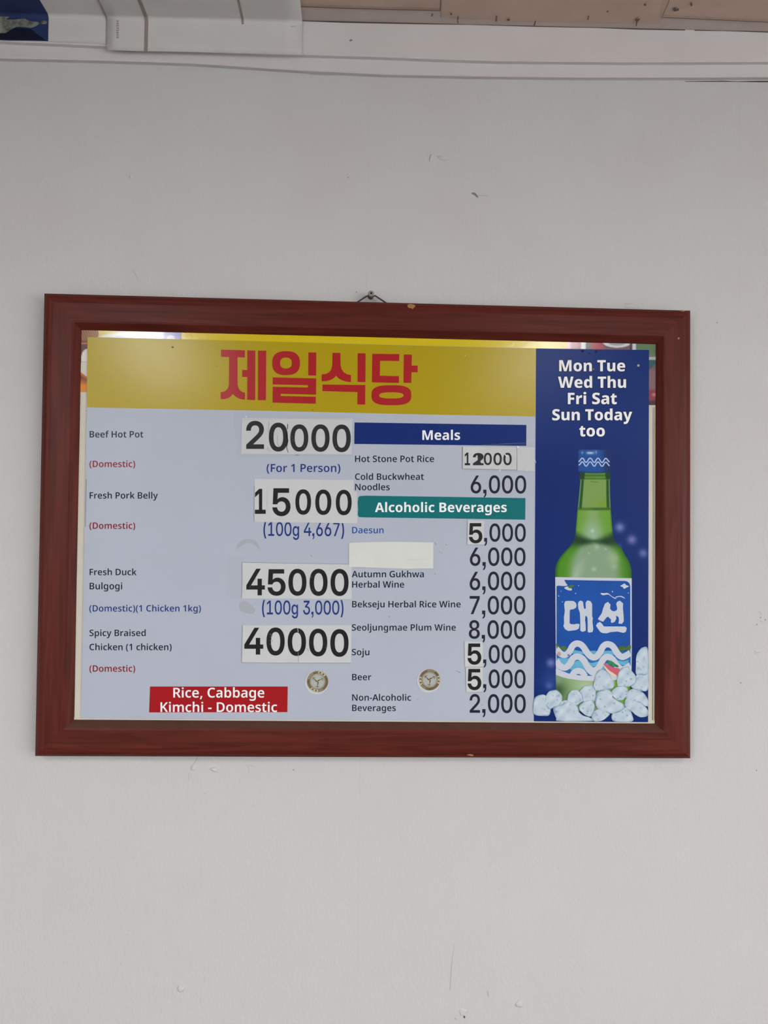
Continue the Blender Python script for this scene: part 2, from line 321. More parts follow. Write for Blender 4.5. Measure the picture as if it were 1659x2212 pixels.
# ------------------------------------------------------------------ lettering outlines
GLYPHS = {'semi': [' 260', '(327/40,274 *40,398 *112,624 187,714 297,714 *228,620 *157,394 157,275 *157,159 *228,-66 296,-158 187,-158 *112,-71 *40,152', ')327/287,274 *287,152 *215,-71 140,-158 31,-158 *99,-66 *169,159 169,275 *169,394 *99,620 30,714 140,714 *215,624 *287,398', ',277/207,116 214,105 *201,52 *154,-71 128,-129 34,-129 *49,-68 *76,63 83,116', '-322/33,213 33,323 289,323 289,213', '1577/395,0 267,0 267,444 *267,465 *268,510 *270,556 271,577 *256,562 *232,540 215,526 137,462 71,545 284,714 395,714', 'A672/534,0 467,188 203,188 137,0 0,0 262,717 409,717 671,0/374,476 *370,488 *354,541 *339,598 335,615 *330,593 *317,540 *304,493 299,476 237,298 435,298', 'B659/310,714 *452,714 *588,630 588,537 *588,493 *555,428 *498,387 461,379 461,374 *500,367 *567,331 *608,262 608,205 *608,140 *545,48 *430,0 351,0 89,0 89,714/322,421 *398,421 *455,473 455,520 *455,567 *387,611 312,611 219,611 219,421/219,321 219,104 334,104 *412,104 *473,166 473,216 *473,246 *446,294 *382,321 328,321', 'C638/400,615 *352,615 *274,580 *220,512 *191,416 191,356 *191,276 *238,160 *333,99 404,99 *451,99 *536,119 578,133 578,23 *536,6 *445,-10 387,-10 *276,-10 *129,81 *57,246 57,357 *57,438 *102,572 *190,671 *318,724 401,724 *455,724 *562,701 607,679 563,574 *527,591 *447,615', 'D732/674,367 *674,246 *584,82 *417,0 301,0 89,0 89,714 320,714 *430,714 *589,634 *674,481/539,363 *539,446 *487,554 *386,607 312,607 219,607 219,108 295,108 *418,108 *539,235', 'F527/217,0 89,0 89,714 497,714 497,606 217,606 217,398 479,398 479,290 217,290', 'G733/391,393 661,393 661,29 *604,10 *476,-10 400,-10 *292,-10 *139,76 *57,240 57,358 *57,470 *144,634 *310,724 429,724 *492,724 *604,701 649,681 605,575 *567,593 *476,615 426,615 *349,615 *244,550 *191,433 191,356 *191,278 *240,162 *340,99 419,99 *455,99 *515,107 536,112 536,286 391,286', 'H750/660,0 531,0 531,317 219,317 219,0 89,0 89,714 219,714 219,426 531,426 531,714 660,714', 'K645/645,0 496,0 286,315 219,263 219,0 89,0 89,714 219,714 219,378 *242,408 *293,468 318,497 494,714 640,714 379,400', 'N788/699,0 537,0 201,559 197,559 *199,536 *203,472 *206,403 206,370 206,0 89,0 89,714 250,714 585,159 588,159 *587,178 *584,241 *581,312 581,341 581,714 699,714', 'P615/300,714 *439,714 *570,601 570,498 *570,452 *541,368 *476,301 *368,262 290,262 219,262 219,0 89,0 89,714/294,607 219,607 219,370 278,370 *329,370 *401,394 *439,449 439,493 *439,549 *369,607', 'R643/300,714 *392,714 *513,668 *572,577 572,508 *572,456 *535,382 *474,333 438,317 638,0 490,0 325,282 219,282 219,0 89,0 89,714/296,610 219,610 219,384 299,384 *369,384 *440,442 440,502 *440,540 *410,587 *346,610', 'S560/518,201 *518,139 *457,44 *339,-10 253,-10 *210,-10 *137,-2 *76,15 48,28 48,147 *93,126 *204,98 257,98 *301,98 *360,121 *389,162 389,189 *389,218 *360,258 *294,294 236,316 *178,339 *97,395 *56,474 56,532 *56,593 *118,679 *227,724 299,724 *363,724 *466,699 507,680 468,575 *427,593 *339,617 296,617 *258,617 *209,596 *185,559 185,535 *185,506 *213,466 *279,431 335,408 *394,385 *475,331 *518,257', 'W971/958,714 773,0 630,0 518,408 *513,425 *503,468 *493,513 *485,551 484,562 *482,551 *476,513 *466,468 *456,424 451,406 341,0 198,0 13,714 142,714 241,308 *245,288 *255,242 *265,194 *273,149 275,130 *279,154 *288,210 *300,268 *313,322 319,344 421,714 547,714 651,342 *657,320 *671,265 *683,207 *692,152 695,130 *698,155 *710,218 *724,282 730,308 829,714', 'a585/306,552 *407,552 *510,459 510,364 510,0 420,0 396,75 392,75 *369,46 *320,8 *256,-10 211,-10 *163,-10 *86,26 *42,100 42,157 *42,240 *167,327 293,331 384,334 384,357 *384,413 *334,457 290,457 *251,457 *174,432 138,416 100,504 *140,526 *245,552/318,254 *236,250 *172,203 172,160 *172,122 *218,85 254,85 *309,85 *384,149 384,210 384,256', 'b626/205,580 *205,548 *202,491 199,471 205,471 *227,505 *303,552 364,552 *458,552 *575,410 575,272 *575,179 *522,53 *425,-10 361,-10 *300,-10 *227,34 205,63 196,63 173,0 78,0 78,760 205,760/328,450 *283,450 *228,413 *205,339 205,281 205,269 *205,183 *259,94 330,94 *387,94 *445,186 445,273 *445,361 *388,450', 'c502/307,-10 *231,-10 *115,49 *50,172 50,268 *50,368 *120,493 *240,552 316,552 *361,552 *443,534 472,519 434,420 *407,431 *345,448 315,448 *271,448 *210,408 *180,329 180,269 *180,211 *211,134 *270,95 312,95 *355,95 *428,116 460,133 460,27 *430,10 *357,-10', 'd626/261,-10 *167,-10 *50,132 50,270 *50,410 *168,552 264,552 *304,552 *363,531 *407,495 422,473 427,473 *425,489 *420,548 420,571 420,760 548,760 548,0 449,0 425,71 420,71 *405,49 *362,12 *301,-10/299,93 *369,93 *427,172 427,253 427,269 *427,356 *372,449 298,449 *241,449 *180,354 180,268 *180,182 *241,93', 'e585/301,552 *374,552 *480,494 *537,384 537,306 537,241 180,241 *182,168 *260,88 332,88 *383,88 *465,108 508,127 508,27 *468,8 *382,-10 321,-10 *242,-10 *119,51 *50,175 50,267 *50,360 *113,487 *226,552/303,458 *251,458 *188,392 183,330 414,330 *414,368 *390,425 *341,458', 'f370/359,446 231,446 231,0 104,0 104,446 18,446 18,507 105,544 105,566 *105,671 *196,765 285,765 *321,765 *380,753 406,744 377,654 *361,659 *322,667 301,667 *265,667 *231,620 231,570 231,542 359,542', 'g626/263,552 *318,552 *397,511 424,473 429,473 442,542 548,542 548,-6 *548,-83 *491,-187 *376,-240 287,-240 *226,-240 *127,-224 85,-207 85,-96 *128,-117 *225,-138 286,-138 *351,-138 *421,-72 421,-13 421,3 *421,16 *424,57 425,71 421,71 *396,33 *318,-10 262,-10 *164,-10 *50,136 50,270 *50,403 *165,552/298,450 *260,450 *207,408 *180,327 180,269 *180,180 *241,91 300,91 *334,91 *382,110 *413,149 *428,209 428,250 428,272 *428,333 *402,412 *344,450', 'h638/205,581 *205,546 *201,489 199,471 206,471 *223,499 *273,534 *334,552 367,552 *428,552 *516,510 *563,423 563,353 563,0 436,0 436,327 *436,389 *388,450 337,450 *287,450 *229,406 *205,324 205,264 205,0 78,0 78,760 205,760', 'i283/205,542 205,0 78,0 78,542/143,752 *171,752 *213,722 213,685 *213,649 *171,618 143,618 *113,618 *72,649 72,685 *72,722 *113,752', 'j283/33,-240 *9,-240 *-37,-233 -53,-228 -53,-127 *-38,-131 *-8,-137 10,-137 *38,-137 *78,-103 78,-53 78,542 205,542 205,-67 *205,-117 *170,-195 *95,-240/72,685 *72,722 *113,752 142,752 *170,752 *213,722 213,685 *213,649 *170,618 142,618 *113,618 *72,649', 'k581/205,400 *205,377 *201,314 198,289 202,289 *209,299 *231,329 *255,361 264,371 417,542 562,542 355,311 576,0 427,0 266,230 205,180 205,0 78,0 78,760 205,760', 'l283/205,0 78,0 78,760 205,760', 'm960/699,552 *791,552 *885,458 885,353 885,0 759,0 759,328 *759,391 *713,450 666,450 *600,450 *545,363 545,282 545,0 418,0 418,328 *418,370 *398,423 *357,450 325,450 *279,450 *227,406 *205,324 205,264 205,0 78,0 78,542 177,542 195,471 200,471 *216,497 *264,534 *326,552 361,552 *423,552 *504,510 526,467 531,467 *558,510 *647,552', 'n638/369,552 *461,552 *563,458 563,353 563,0 437,0 437,327 *437,389 *389,450 337,450 *261,450 *205,354 205,264 205,0 78,0 78,542 177,542 194,469 200,469 *218,497 *270,534 *333,552', 'o617/567,272 *567,205 *531,100 *464,27 *367,-10 307,-10 *251,-10 *157,27 *89,100 *50,205 50,272 *50,363 *113,487 *229,552 310,552 *386,552 *501,487 *567,363/180,272 *180,215 *207,133 *264,89 309,89 *354,89 *411,133 *437,215 437,272 *437,330 *410,410 *354,453 308,453 *241,453 *180,358', 'p626/364,552 *461,552 *575,411 575,272 *575,180 *521,54 *425,-10 361,-10 *321,-10 *261,11 *219,44 205,63 199,63 *201,45 *205,-4 205,-27 205,-240 78,-240 78,542 181,542 199,471 205,471 *220,493 *263,530 *323,552/327,450 *283,450 *230,414 *206,343 205,289 205,273 *205,215 *227,135 *282,94 329,94 *368,94 *420,138 *445,218 445,274 *445,359 *387,450', 'r434/360,552 *375,552 *410,549 421,546 408,428 *396,430 *365,434 347,434 *321,434 *270,416 *229,378 *205,321 205,281 205,0 78,0 78,542 176,542 194,448 200,448 *216,477 *264,525 *325,552', 's493/450,156 *450,104 *400,30 *302,-10 229,-10 *172,-10 *86,6 49,23 49,131 *89,112 *186,87 227,87 *281,87 *329,119 329,146 *329,163 *308,190 *253,218 203,238 *153,258 *84,299 *48,358 48,402 *48,475 *164,552 259,552 *310,552 *399,532 442,512 404,422 *367,438 *289,459 255,459 *214,459 *169,433 169,410 *169,392 *191,367 *247,341 297,322 *346,303 *415,261 *450,202', 't399/292,92 *314,92 *356,101 373,106 373,12 *353,2 *294,-10 258,-10 *212,-10 *137,21 *92,97 92,166 92,446 20,446 20,502 100,546 140,661 220,661 220,542 368,542 368,446 220,446 220,172 *220,131 *259,92', 'u638/560,542 560,0 461,0 443,70 437,70 *420,42 *366,7 *303,-10 268,-10 *208,-10 *120,31 *74,119 74,188 74,542 201,542 201,214 *201,154 *249,93 300,93 *351,93 *409,135 *433,218 433,278 433,542', 'v547/206,0 0,542 134,542 240,222 *246,207 *258,167 *269,128 270,113 274,113 *276,128 *287,167 *301,207 305,222 413,542 547,542 340,0', 'w833/451,280 *444,307 *430,365 *420,416 417,431 414,431 *412,416 *401,364 *387,305 379,277 298,1 160,1 11,543 139,543 202,285 *209,258 *222,197 *232,139 233,117 237,117 *239,132 *247,174 *256,219 *266,259 270,271 348,543 488,543 562,270 *568,248 *582,194 *593,139 595,117 599,117 *601,138 *611,196 *624,259 631,285 696,543 822,543 672,1 530,1', 'y548/0,542 135,542 243,233 *249,213 *262,175 *271,137 274,120 278,120 *282,143 *301,204 311,233 415,542 548,542 322,-59 *300,-116 *243,-197 *161,-240 101,-240 *76,-240 *39,-235 26,-232 26,-132 *37,-134 *68,-138 85,-138 *116,-138 *159,-113 *189,-71 199,-44 217,2'], 'bold': [' 260', 'A692/527,0 472,168 220,168 165,0 0,0 251,717 439,717 692,0/387,451 *383,466 *366,526 *350,589 345,609 *341,586 *326,526 *312,470 307,451 256,296 437,296', 'B665/316,714 *463,714 *597,627 597,536 *597,491 *564,426 *509,386 476,379 476,374 *511,367 *575,331 *615,263 615,207 *615,142 *551,49 *434,0 352,0 85,0 85,714/324,428 *390,428 *440,476 440,515 *440,556 *381,595 317,595 238,595 238,428/238,313 238,121 335,121 *403,121 *456,176 456,219 *456,246 *433,288 *378,313 330,313', 'M944/397,0 217,558 213,558 *215,538 *218,472 *221,395 221,358 221,0 85,0 85,714 293,714 470,177 474,177 651,714 859,714 859,0 716,0 716,362 *716,397 *718,470 *722,536 723,557 719,557 538,0', 'a599/317,556 *420,556 *528,459 528,364 528,0 423,0 394,74 390,74 *367,45 *318,7 *254,-10 208,-10 *160,-10 *84,27 *40,103 40,161 *40,247 *164,333 287,338 378,341 378,358 *378,407 *334,446 294,446 *257,446 *179,422 141,405 97,508 *140,530 *251,556/321,250 *250,248 *194,206 194,168 *194,133 *233,100 266,100 *313,100 *378,156 378,208 378,253', 'c516/311,-10 *232,-10 *113,49 *47,174 47,270 *47,371 *119,497 *243,556 322,556 *370,556 *455,536 488,519 443,405 *413,418 *352,435 322,435 *283,435 *229,399 *201,326 201,271 *201,217 *229,147 *283,112 320,112 *363,112 *439,135 473,154 473,31 *442,12 *364,-10', 'e597/306,556 *382,556 *492,499 *551,388 551,308 551,235 200,235 *202,173 *274,102 341,102 *392,102 *476,122 520,142 520,29 *480,9 *391,-10 325,-10 *244,-10 *119,50 *47,175 47,269 *47,365 *112,492 *229,556/310,449 *265,449 *209,392 204,336 410,336 *410,369 *388,419 *343,449', 'g632/255,556 *312,556 *388,513 413,477 417,477 431,546 559,546 559,-4 *559,-81 *499,-186 *378,-240 285,-240 *222,-240 *122,-225 78,-207 78,-79 *123,-99 *218,-121 280,-121 *343,-121 *408,-63 408,-12 408,3 *408,15 *411,55 413,70 408,70 *385,34 *310,-10 254,-10 *160,-10 *47,136 47,272 *47,408 *161,556/304,437 *271,437 *224,399 *201,325 201,270 *201,188 *254,108 307,108 *337,108 *379,126 *405,161 *418,215 418,252 418,274 *418,329 *396,401 *346,437', 'h650/224,607 *224,563 *219,496 217,476 225,476 *243,505 *291,539 *350,556 383,556 *442,556 *530,514 *579,427 579,356 579,0 428,0 428,318 *428,377 *386,436 341,436 *297,436 *246,394 *224,314 224,256 224,0 73,0 73,760 224,760', 'i299/225,546 225,0 74,0 74,546/150,761 *183,761 *232,730 232,687 *232,646 *183,614 150,614 *116,614 *68,646 68,687 *68,730 *116,761', 'l298/224,0 73,0 73,760 224,760', 'o625/577,274 *577,206 *540,100 *471,28 *373,-10 311,-10 *253,-10 *157,28 *87,100 *47,206 47,274 *47,365 *111,491 *231,556 314,556 *391,556 *509,491 *577,365/201,274 *201,221 *224,145 *273,105 313,105 *352,105 *401,145 *423,221 423,274 *423,328 *400,402 *352,441 312,441 *254,441 *201,355', 'r447/375,556 *390,556 *425,553 435,550 420,409 *409,411 *379,415 358,415 *335,415 *288,401 *248,369 *224,317 224,277 224,0 73,0 73,546 188,546 210,454 217,454 *233,483 *281,529 *341,556', 's502/460,161 *460,109 *411,32 *311,-10 234,-10 *176,-10 *88,5 47,22 47,147 *91,126 *193,102 230,102 *276,102 *317,128 317,150 *317,165 *296,189 *243,215 194,234 *145,254 *79,297 *46,357 46,402 *46,477 *165,556 263,556 *316,556 *407,534 454,514 410,411 *372,428 *292,450 261,450 *227,450 *189,429 189,410 *189,396 *210,374 *263,350 311,331 *360,312 *427,269 *460,208', 'v571/208,0 0,546 158,546 260,224 *264,213 *273,181 *281,147 282,134 286,134 *287,147 *295,180 *305,212 309,223 413,546 571,546 363,0'], 'heavy': [' 260', 'F535/250,0 81,0 81,714 498,714 498,575 250,575 250,414 480,414 480,275 250,275', 'M954/393,0 228,538 224,538 *226,518 *230,451 *234,373 234,336 234,0 81,0 81,714 312,714 476,191 480,191 642,714 873,714 873,0 715,0 715,339 *715,374 *717,449 *721,516 722,537 718,537 554,0', 'S571/535,212 *535,152 *476,51 *354,-10 260,-10 *213,-10 *140,-1 *77,18 45,33 45,187 *99,160 *215,130 264,130 *298,130 *342,147 *364,177 364,196 *364,219 *337,249 *277,280 227,302 *172,326 *93,381 *51,461 51,521 *51,587 *117,678 *234,724 312,724 *379,724 *488,695 532,675 479,541 *435,561 *346,586 307,586 *277,586 *239,571 *221,544 221,528 *221,507 *248,476 *311,443 365,420 *419,397 *495,342 *535,268', 'T584/378,0 206,0 206,573 22,573 22,714 562,714 562,573 378,573', 'W1016/1002,714 823,0 623,0 540,344 *538,355 *529,398 *518,449 *510,496 508,512 *507,496 *498,449 *488,398 *479,355 476,343 393,0 194,0 14,714 181,714 266,340 *270,325 *280,276 *290,223 *299,173 302,155 *305,183 *317,253 *332,325 *346,388 351,410 428,714 589,714 664,410 *670,388 *684,324 *699,251 *711,181 714,155 *717,180 *730,250 *744,318 749,339 835,714', 'a610/326,559 *429,559 *542,459 542,363 542,0 425,0 392,74 388,74 *365,45 *316,7 *252,-10 206,-10 *158,-10 *82,28 *38,105 38,165 *38,252 *162,338 282,343 373,346 373,359 *373,402 *333,438 297,438 *262,438 *183,414 144,397 95,510 *140,534 *256,559/323,248 *261,246 *210,208 210,173 *210,142 *246,112 274,112 *316,112 *374,162 374,206 374,250', 'd637/246,-10 *158,-10 *45,135 45,274 *45,415 *159,559 252,559 *290,559 *345,538 *387,502 401,479 405,479 *402,498 *397,567 397,598 397,760 567,760 567,0 438,0 403,70 397,70 *383,48 *342,12 *285,-10/310,125 *365,125 *409,190 410,257 410,272 *410,345 *367,422 309,422 *267,422 *216,347 216,271 *216,197 *267,125', 'e607/310,559 *389,559 *502,503 *563,391 563,309 563,230 216,230 *218,177 *285,113 348,113 *400,113 *484,133 529,154 529,30 *489,9 *397,-10 329,-10 *246,-10 *118,50 *45,175 45,271 *45,369 *112,496 *231,559/315,442 *275,442 *225,391 220,340 407,340 *407,369 *386,414 *345,442', 'h659/239,628 *239,576 *234,501 232,480 240,480 *258,509 *305,543 *362,559 396,559 *453,559 *540,517 *592,429 592,358 592,0 422,0 422,311 *422,368 *384,425 344,425 *305,425 *259,384 *239,307 239,250 239,0 70,0 70,760 239,760', 'i311/240,549 240,0 71,0 71,549/156,768 *193,768 *247,735 247,689 *247,644 *193,611 156,611 *118,611 *65,644 65,689 *65,735 *118,768', 'n659/398,559 *486,559 *592,464 592,358 592,0 422,0 422,311 *422,368 *385,425 344,425 *283,425 *239,335 239,250 239,0 70,0 70,549 199,549 222,476 229,476 *247,503 *296,540 *360,559', 'o630/585,276 *585,208 *548,101 *477,28 *377,-10 314,-10 *255,-10 *156,28 *85,101 *45,208 45,276 *45,367 *110,494 *232,559 317,559 *395,559 *516,494 *585,367/217,276 *217,226 *237,154 *281,118 316,118 *351,118 *393,154 *413,226 413,276 *413,327 *393,396 *350,432 315,432 *263,432 *217,352', 'r457/386,559 *402,559 *436,556 445,553 430,394 *419,396 *390,400 366,400 *345,400 *301,389 *263,362 *239,314 239,275 239,0 70,0 70,549 197,549 223,459 231,459 *246,487 *294,533 *354,559', 't439/322,124 *346,124 *389,135 410,142 410,18 *383,6 *316,-10 269,-10 *217,-10 *138,23 *93,104 93,177 93,422 24,422 24,493 107,547 153,663 263,663 263,549 403,549 403,422 263,422 263,187 *263,156 *294,124', 'u659/589,549 589,0 460,0 439,69 429,69 *412,41 *359,6 *296,-10 261,-10 *205,-10 *117,32 *68,121 68,191 68,549 238,549 238,238 *238,182 *274,125 315,125 *356,125 *402,165 *420,243 420,300 420,549', 'y589/-1,549 178,549 277,235 *280,224 *287,197 *292,170 293,157 297,157 *300,178 *311,218 316,234 415,549 589,549 367,-43 *344,-107 *280,-195 *187,-240 119,-240 *93,-240 *56,-235 42,-232 42,-99 *53,-101 *84,-105 101,-105 *133,-105 *173,-79 *200,-38 210,-13 217,6'], 'price': ['0645/322,-12 *231,-12 *103,80 *36,248 36,363 *36,479 *103,648 *231,739 322,739 *414,739 *542,648 *608,479 608,363 *608,248 *542,80 *414,-12/322,109 *370,109 *434,170 *467,284 467,363 *467,443 *434,557 *370,619 322,619 *275,619 *211,557 *178,443 178,363 *178,284 *211,170 *275,109', '1645/94,0 94,121 573,121 573,0/418,728 418,0 273,0 273,590 272,590 101,481 101,613 282,728', '2645/63,0 63,110 330,338 *362,367 *413,417 *442,471 442,505 *442,540 *413,591 *361,619 324,619 *286,619 *229,585 *199,522 199,477 61,477 *61,557 *125,674 *244,739 324,739 *399,739 *516,683 *582,582 582,513 *582,462 *544,378 *472,300 421,256 267,122 267,121 585,121 585,0', '4645/22,157 22,273 343,728 492,728 176,274 176,273 622,273 622,157/385,0 385,192 385,244 385,454 525,454 525,0', '5645/322,-11 *245,-11 *125,48 *55,153 51,224 193,224 *194,190 *229,137 *287,106 323,106 *361,106 *418,141 *450,202 450,241 *450,282 *418,343 *362,378 326,378 *278,378 *210,338 198,302 61,302 83,728 549,728 549,606 216,606 203,434 204,434 *232,463 *307,492 352,492 *401,492 *488,455 *554,388 *592,298 592,245 *592,170 *525,55 *403,-11', '6645/326,-11 *246,-11 *123,53 *54,166 54,240 *54,298 *105,414 155,485 323,728 483,728 250,397 222,397 *232,413 *263,449 *315,473 355,473 *425,473 *531,415 *590,309 590,238 *590,165 *523,53 *404,-11/322,106 *359,106 *416,141 *449,201 449,238 *449,275 *416,334 *359,369 322,369 *286,369 *228,334 *195,275 195,238 *195,201 *228,141 *286,106'], 'figure': [',269/48,-147 86,113 208,113 135,-147', '0645/322,-12 *234,-12 *110,80 *44,248 44,363 *44,479 *110,647 *234,739 322,739 *410,739 *535,647 *600,479 600,363 *600,248 *535,80 *410,-12/322,95 *372,95 *442,159 *478,280 478,363 *478,447 *442,568 *372,633 322,633 *272,633 *202,568 *166,447 166,363 *166,280 *202,159 *272,95', '1645/98,0 98,107 567,107 567,0/406,728 406,0 281,0 281,605 281,605 106,493 106,611 287,728', '2645/70,0 70,98 334,329 *371,362 *424,417 *452,474 452,509 *452,547 *421,603 *364,633 325,633 *282,633 *221,597 *189,529 189,482 69,482 *69,559 *132,675 *247,739 324,739 *397,739 *509,683 *573,582 573,515 *573,465 *537,382 *465,302 414,256 245,108 245,107 577,107 577,0', '5645/323,-10 *248,-10 *131,48 *62,151 59,219 182,219 *185,183 *222,126 *284,93 323,93 *365,93 *426,131 *461,197 461,240 *461,284 *427,350 *367,388 328,388 *276,388 *202,345 188,305 68,305 91,728 542,728 542,621 206,621 192,427 193,427 *223,459 *301,490 348,490 *398,490 *484,453 *548,387 *584,296 584,243 *584,169 *519,54 *401,-10', '6645/325,-11 *248,-11 *129,52 *62,165 62,239 *62,296 *115,413 170,490 335,728 476,728 235,391 214,391 *225,409 *256,447 *309,472 349,472 *418,472 *523,413 *582,307 582,236 *582,164 *516,52 *401,-11/322,93 *361,93 *423,131 *460,196 460,236 *460,276 *423,340 *361,378 322,378 *283,378 *221,340 *185,276 185,236 *185,196 *221,131 *283,93', '7645/126,0 438,617 438,618 76,618 76,728 569,728 569,617 258,0', '8645/322,-12 *243,-12 *123,41 *56,134 56,195 *56,244 *99,323 *175,373 225,379 225,379 *160,389 *81,477 81,543 *81,600 *143,689 *252,739 322,739 *393,739 *502,689 *563,600 563,543 *563,477 *484,389 420,379 420,379 *469,373 *546,322 *589,244 589,195 *589,134 *521,41 *401,-12/322,87 *363,87 *425,116 *459,168 459,203 *459,238 *424,293 *362,325 322,325 *282,325 *220,293 *185,238 185,203 *185,168 *219,116 *281,87/322,424 *357,424 *410,451 *439,500 439,532 *439,564 *410,612 *358,639 322,639 *287,639 *234,612 *205,564 205,532 *205,500 *234,451 *287,424', '9645/320,739 *397,739 *515,675 *582,562 582,489 *582,432 *529,314 475,237 309,0 169,0 410,336 430,336 *420,318 *388,281 *336,255 296,255 *227,255 *122,315 *62,421 62,491 *62,564 *128,676 *244,739/323,634 *284,634 *221,596 *185,532 185,491 *185,451 *221,387 *284,350 323,350 *362,350 *424,387 *460,451 460,491 *460,532 *424,596 *362,634'], 'gram': [' 269', '(391/129,289 *129,373 *159,550 *211,708 245,765 355,765 *321,695 *271,533 *244,366 244,289 *244,220 *268,83 *317,-62 355,-144 245,-144 *188,-47 *129,174', ')391/36,-144 *74,-62 *123,83 *147,220 147,289 *147,366 *120,533 *70,695 36,765 146,765 *180,708 *232,550 *262,373 262,289 *262,174 *203,-47 146,-144', ',269/51,-145 91,110 204,110 132,-145', '0645/322,-12 *236,-12 *114,80 *48,248 48,363 *48,479 *114,647 *236,739 322,739 *408,739 *531,647 *597,479 597,363 *597,248 *531,80 *408,-12/322,87 *374,87 *446,154 *484,278 484,363 *484,449 *446,573 *374,640 322,640 *271,640 *198,573 *160,449 160,363 *160,278 *198,154 *271,87', '1645/101,0 101,99 565,99 565,0/400,728 400,0 285,0 285,613 285,613 109,499 109,610 289,728', '3645/324,-12 *242,-12 *123,53 *58,165 58,234 174,234 *174,189 *210,122 *277,85 322,85 *365,85 *431,121 *467,184 467,225 *467,268 *427,328 *353,359 302,359 207,359 207,441 401,627 401,628 102,628 102,728 546,728 546,630 311,405 311,430 *400,437 *521,386 *583,288 583,223 *583,154 *517,48 *401,-12', '4645/31,166 31,260 365,728 486,728 157,265 157,264 614,264 614,166/398,0 398,195 398,238 398,454 509,454 509,0', '6645/324,-11 *248,-11 *132,52 *67,165 67,238 *67,294 *120,413 177,493 342,728 472,728 227,389 211,389 *221,407 *253,446 *305,472 346,472 *414,472 *519,412 *578,305 578,235 *578,163 *513,51 *399,-11/322,86 *363,86 *427,126 *465,193 465,235 *465,277 *427,343 *363,382 322,382 *282,382 *217,343 *180,277 180,235 *180,193 *217,126 *282,86', '7645/129,0 446,625 446,626 79,626 79,728 566,728 566,624 251,0', 'g582/286,-211 *220,-211 *123,-172 *64,-100 57,-49 169,-49 *175,-73 *208,-105 *256,-121 286,-121 *346,-121 *413,-57 413,4 413,83 413,83 *395,53 *348,14 *289,-5 255,-5 *188,-5 *87,62 *32,182 32,260 *32,338 *88,458 *188,526 255,526 *288,526 *347,507 *396,468 413,438 414,438 414,516 525,516 525,10 *525,-69 *462,-166 *353,-211/280,90 *322,90 *385,132 *419,209 419,261 *419,313 *385,389 *322,432 280,432 *240,432 *180,392 *146,316 146,261 *146,206 *180,129 *240,90']}
def load_glyph(s):
    ch, s = s[0], s[1:]
    parts = s.split('/')
    cons = []
    for c in parts[1:]:
        pts = []
        for q in c.split(' '):
            on = not q.startswith('*')
            x, y = q.lstrip('*').split(',')
            pts.append((float(x), float(y), on))
        full = []
        for a, b in zip(pts, pts[1:] + pts[:1]):
            full.append(a)
            if not a[2] and not b[2]:
                full.append(((a[0] + b[0]) / 2, (a[1] + b[1]) / 2, True))
        k0 = next(i for i, p in enumerate(full) if p[2])
        full = full[k0:] + full[:k0]
        out = []
        i, n = 0, len(full)
        while i < n:
            p = full[i]
            q = full[(i + 1) % n]
            out.append((p[0], p[1]))
            if not q[2]:
                e = full[(i + 2) % n]
                for t in (0.2, 0.4, 0.6, 0.8):
                    out.append(((1 - t) ** 2 * p[0] + 2 * t * (1 - t) * q[0] + t * t * e[0],
                                (1 - t) ** 2 * p[1] + 2 * t * (1 - t) * q[1] + t * t * e[1]))
                i += 2
            else:
                i += 1
        cons.append(out)
    return ch, (float(parts[0]), cons)
FONT = {k: dict(load_glyph(s) for s in v) for k, v in GLYPHS.items()}
for _k in ('figure', 'gram'):      # square-topped comma of the printed prices
    _a = FONT[_k][','][0]
    FONT[_k][','] = (_a, [[(38, 0), (38, 148), (196, 148), (196, -20), (184, -84), (148, -140), (88, -182), (54, -140), (92, -106), (112, -62), (116, 0)]])

def bounds(cons):
    xs = [p[0] for c in cons for p in c]
    ys = [p[1] for c in cons for p in c]
    return min(xs), max(xs), min(ys), max(ys)

def text_shapes(style, text, x0, x1, base, top=None, ref=None, slope=0.0):
    """one line of lettering whose ink runs from x0 to x1 on the baseline; top = height of ref's top"""
    f = FONT[style]
    pen, cons = 0.0, []
    for ch in text:
        a, cc = f[ch]
        cons += [(pen, c) for c in cc]
        pen += a
    xs = [p[0] + q for q, c in cons for p in c]
    lo, hi = min(xs), max(xs)
    sx = (x1 - x0) / (hi - lo)
    sy = sx
    if top is not None:
        b = bounds(f[ref][1])
        sy = (base - top) / (b[3] - b[2])
        base = base + b[2] * sy
    res = []
    pen = 0.0
    for ch in text:
        a, cc = f[ch]
        if cc:
            res.append(Glyph([(x0 + (p[0] + pen - lo) * sx, base - p[1] * sy + slope * (p[0] + pen - lo) * sx) for p in c] for c in cc))
        pen += a
    return res
def digit_shapes(style, ch, x0, x1, y0, y1):
    cons = FONT[style][ch][1]
    b = bounds(cons)
    fx = lambda p: (x0 + (p[0] - b[0]) / (b[1] - b[0]) * (x1 - x0), y1 - (p[1] - b[2]) / (b[3] - b[2]) * (y1 - y0))
    return [Glyph([fx(p) for p in c] for c in cons)]
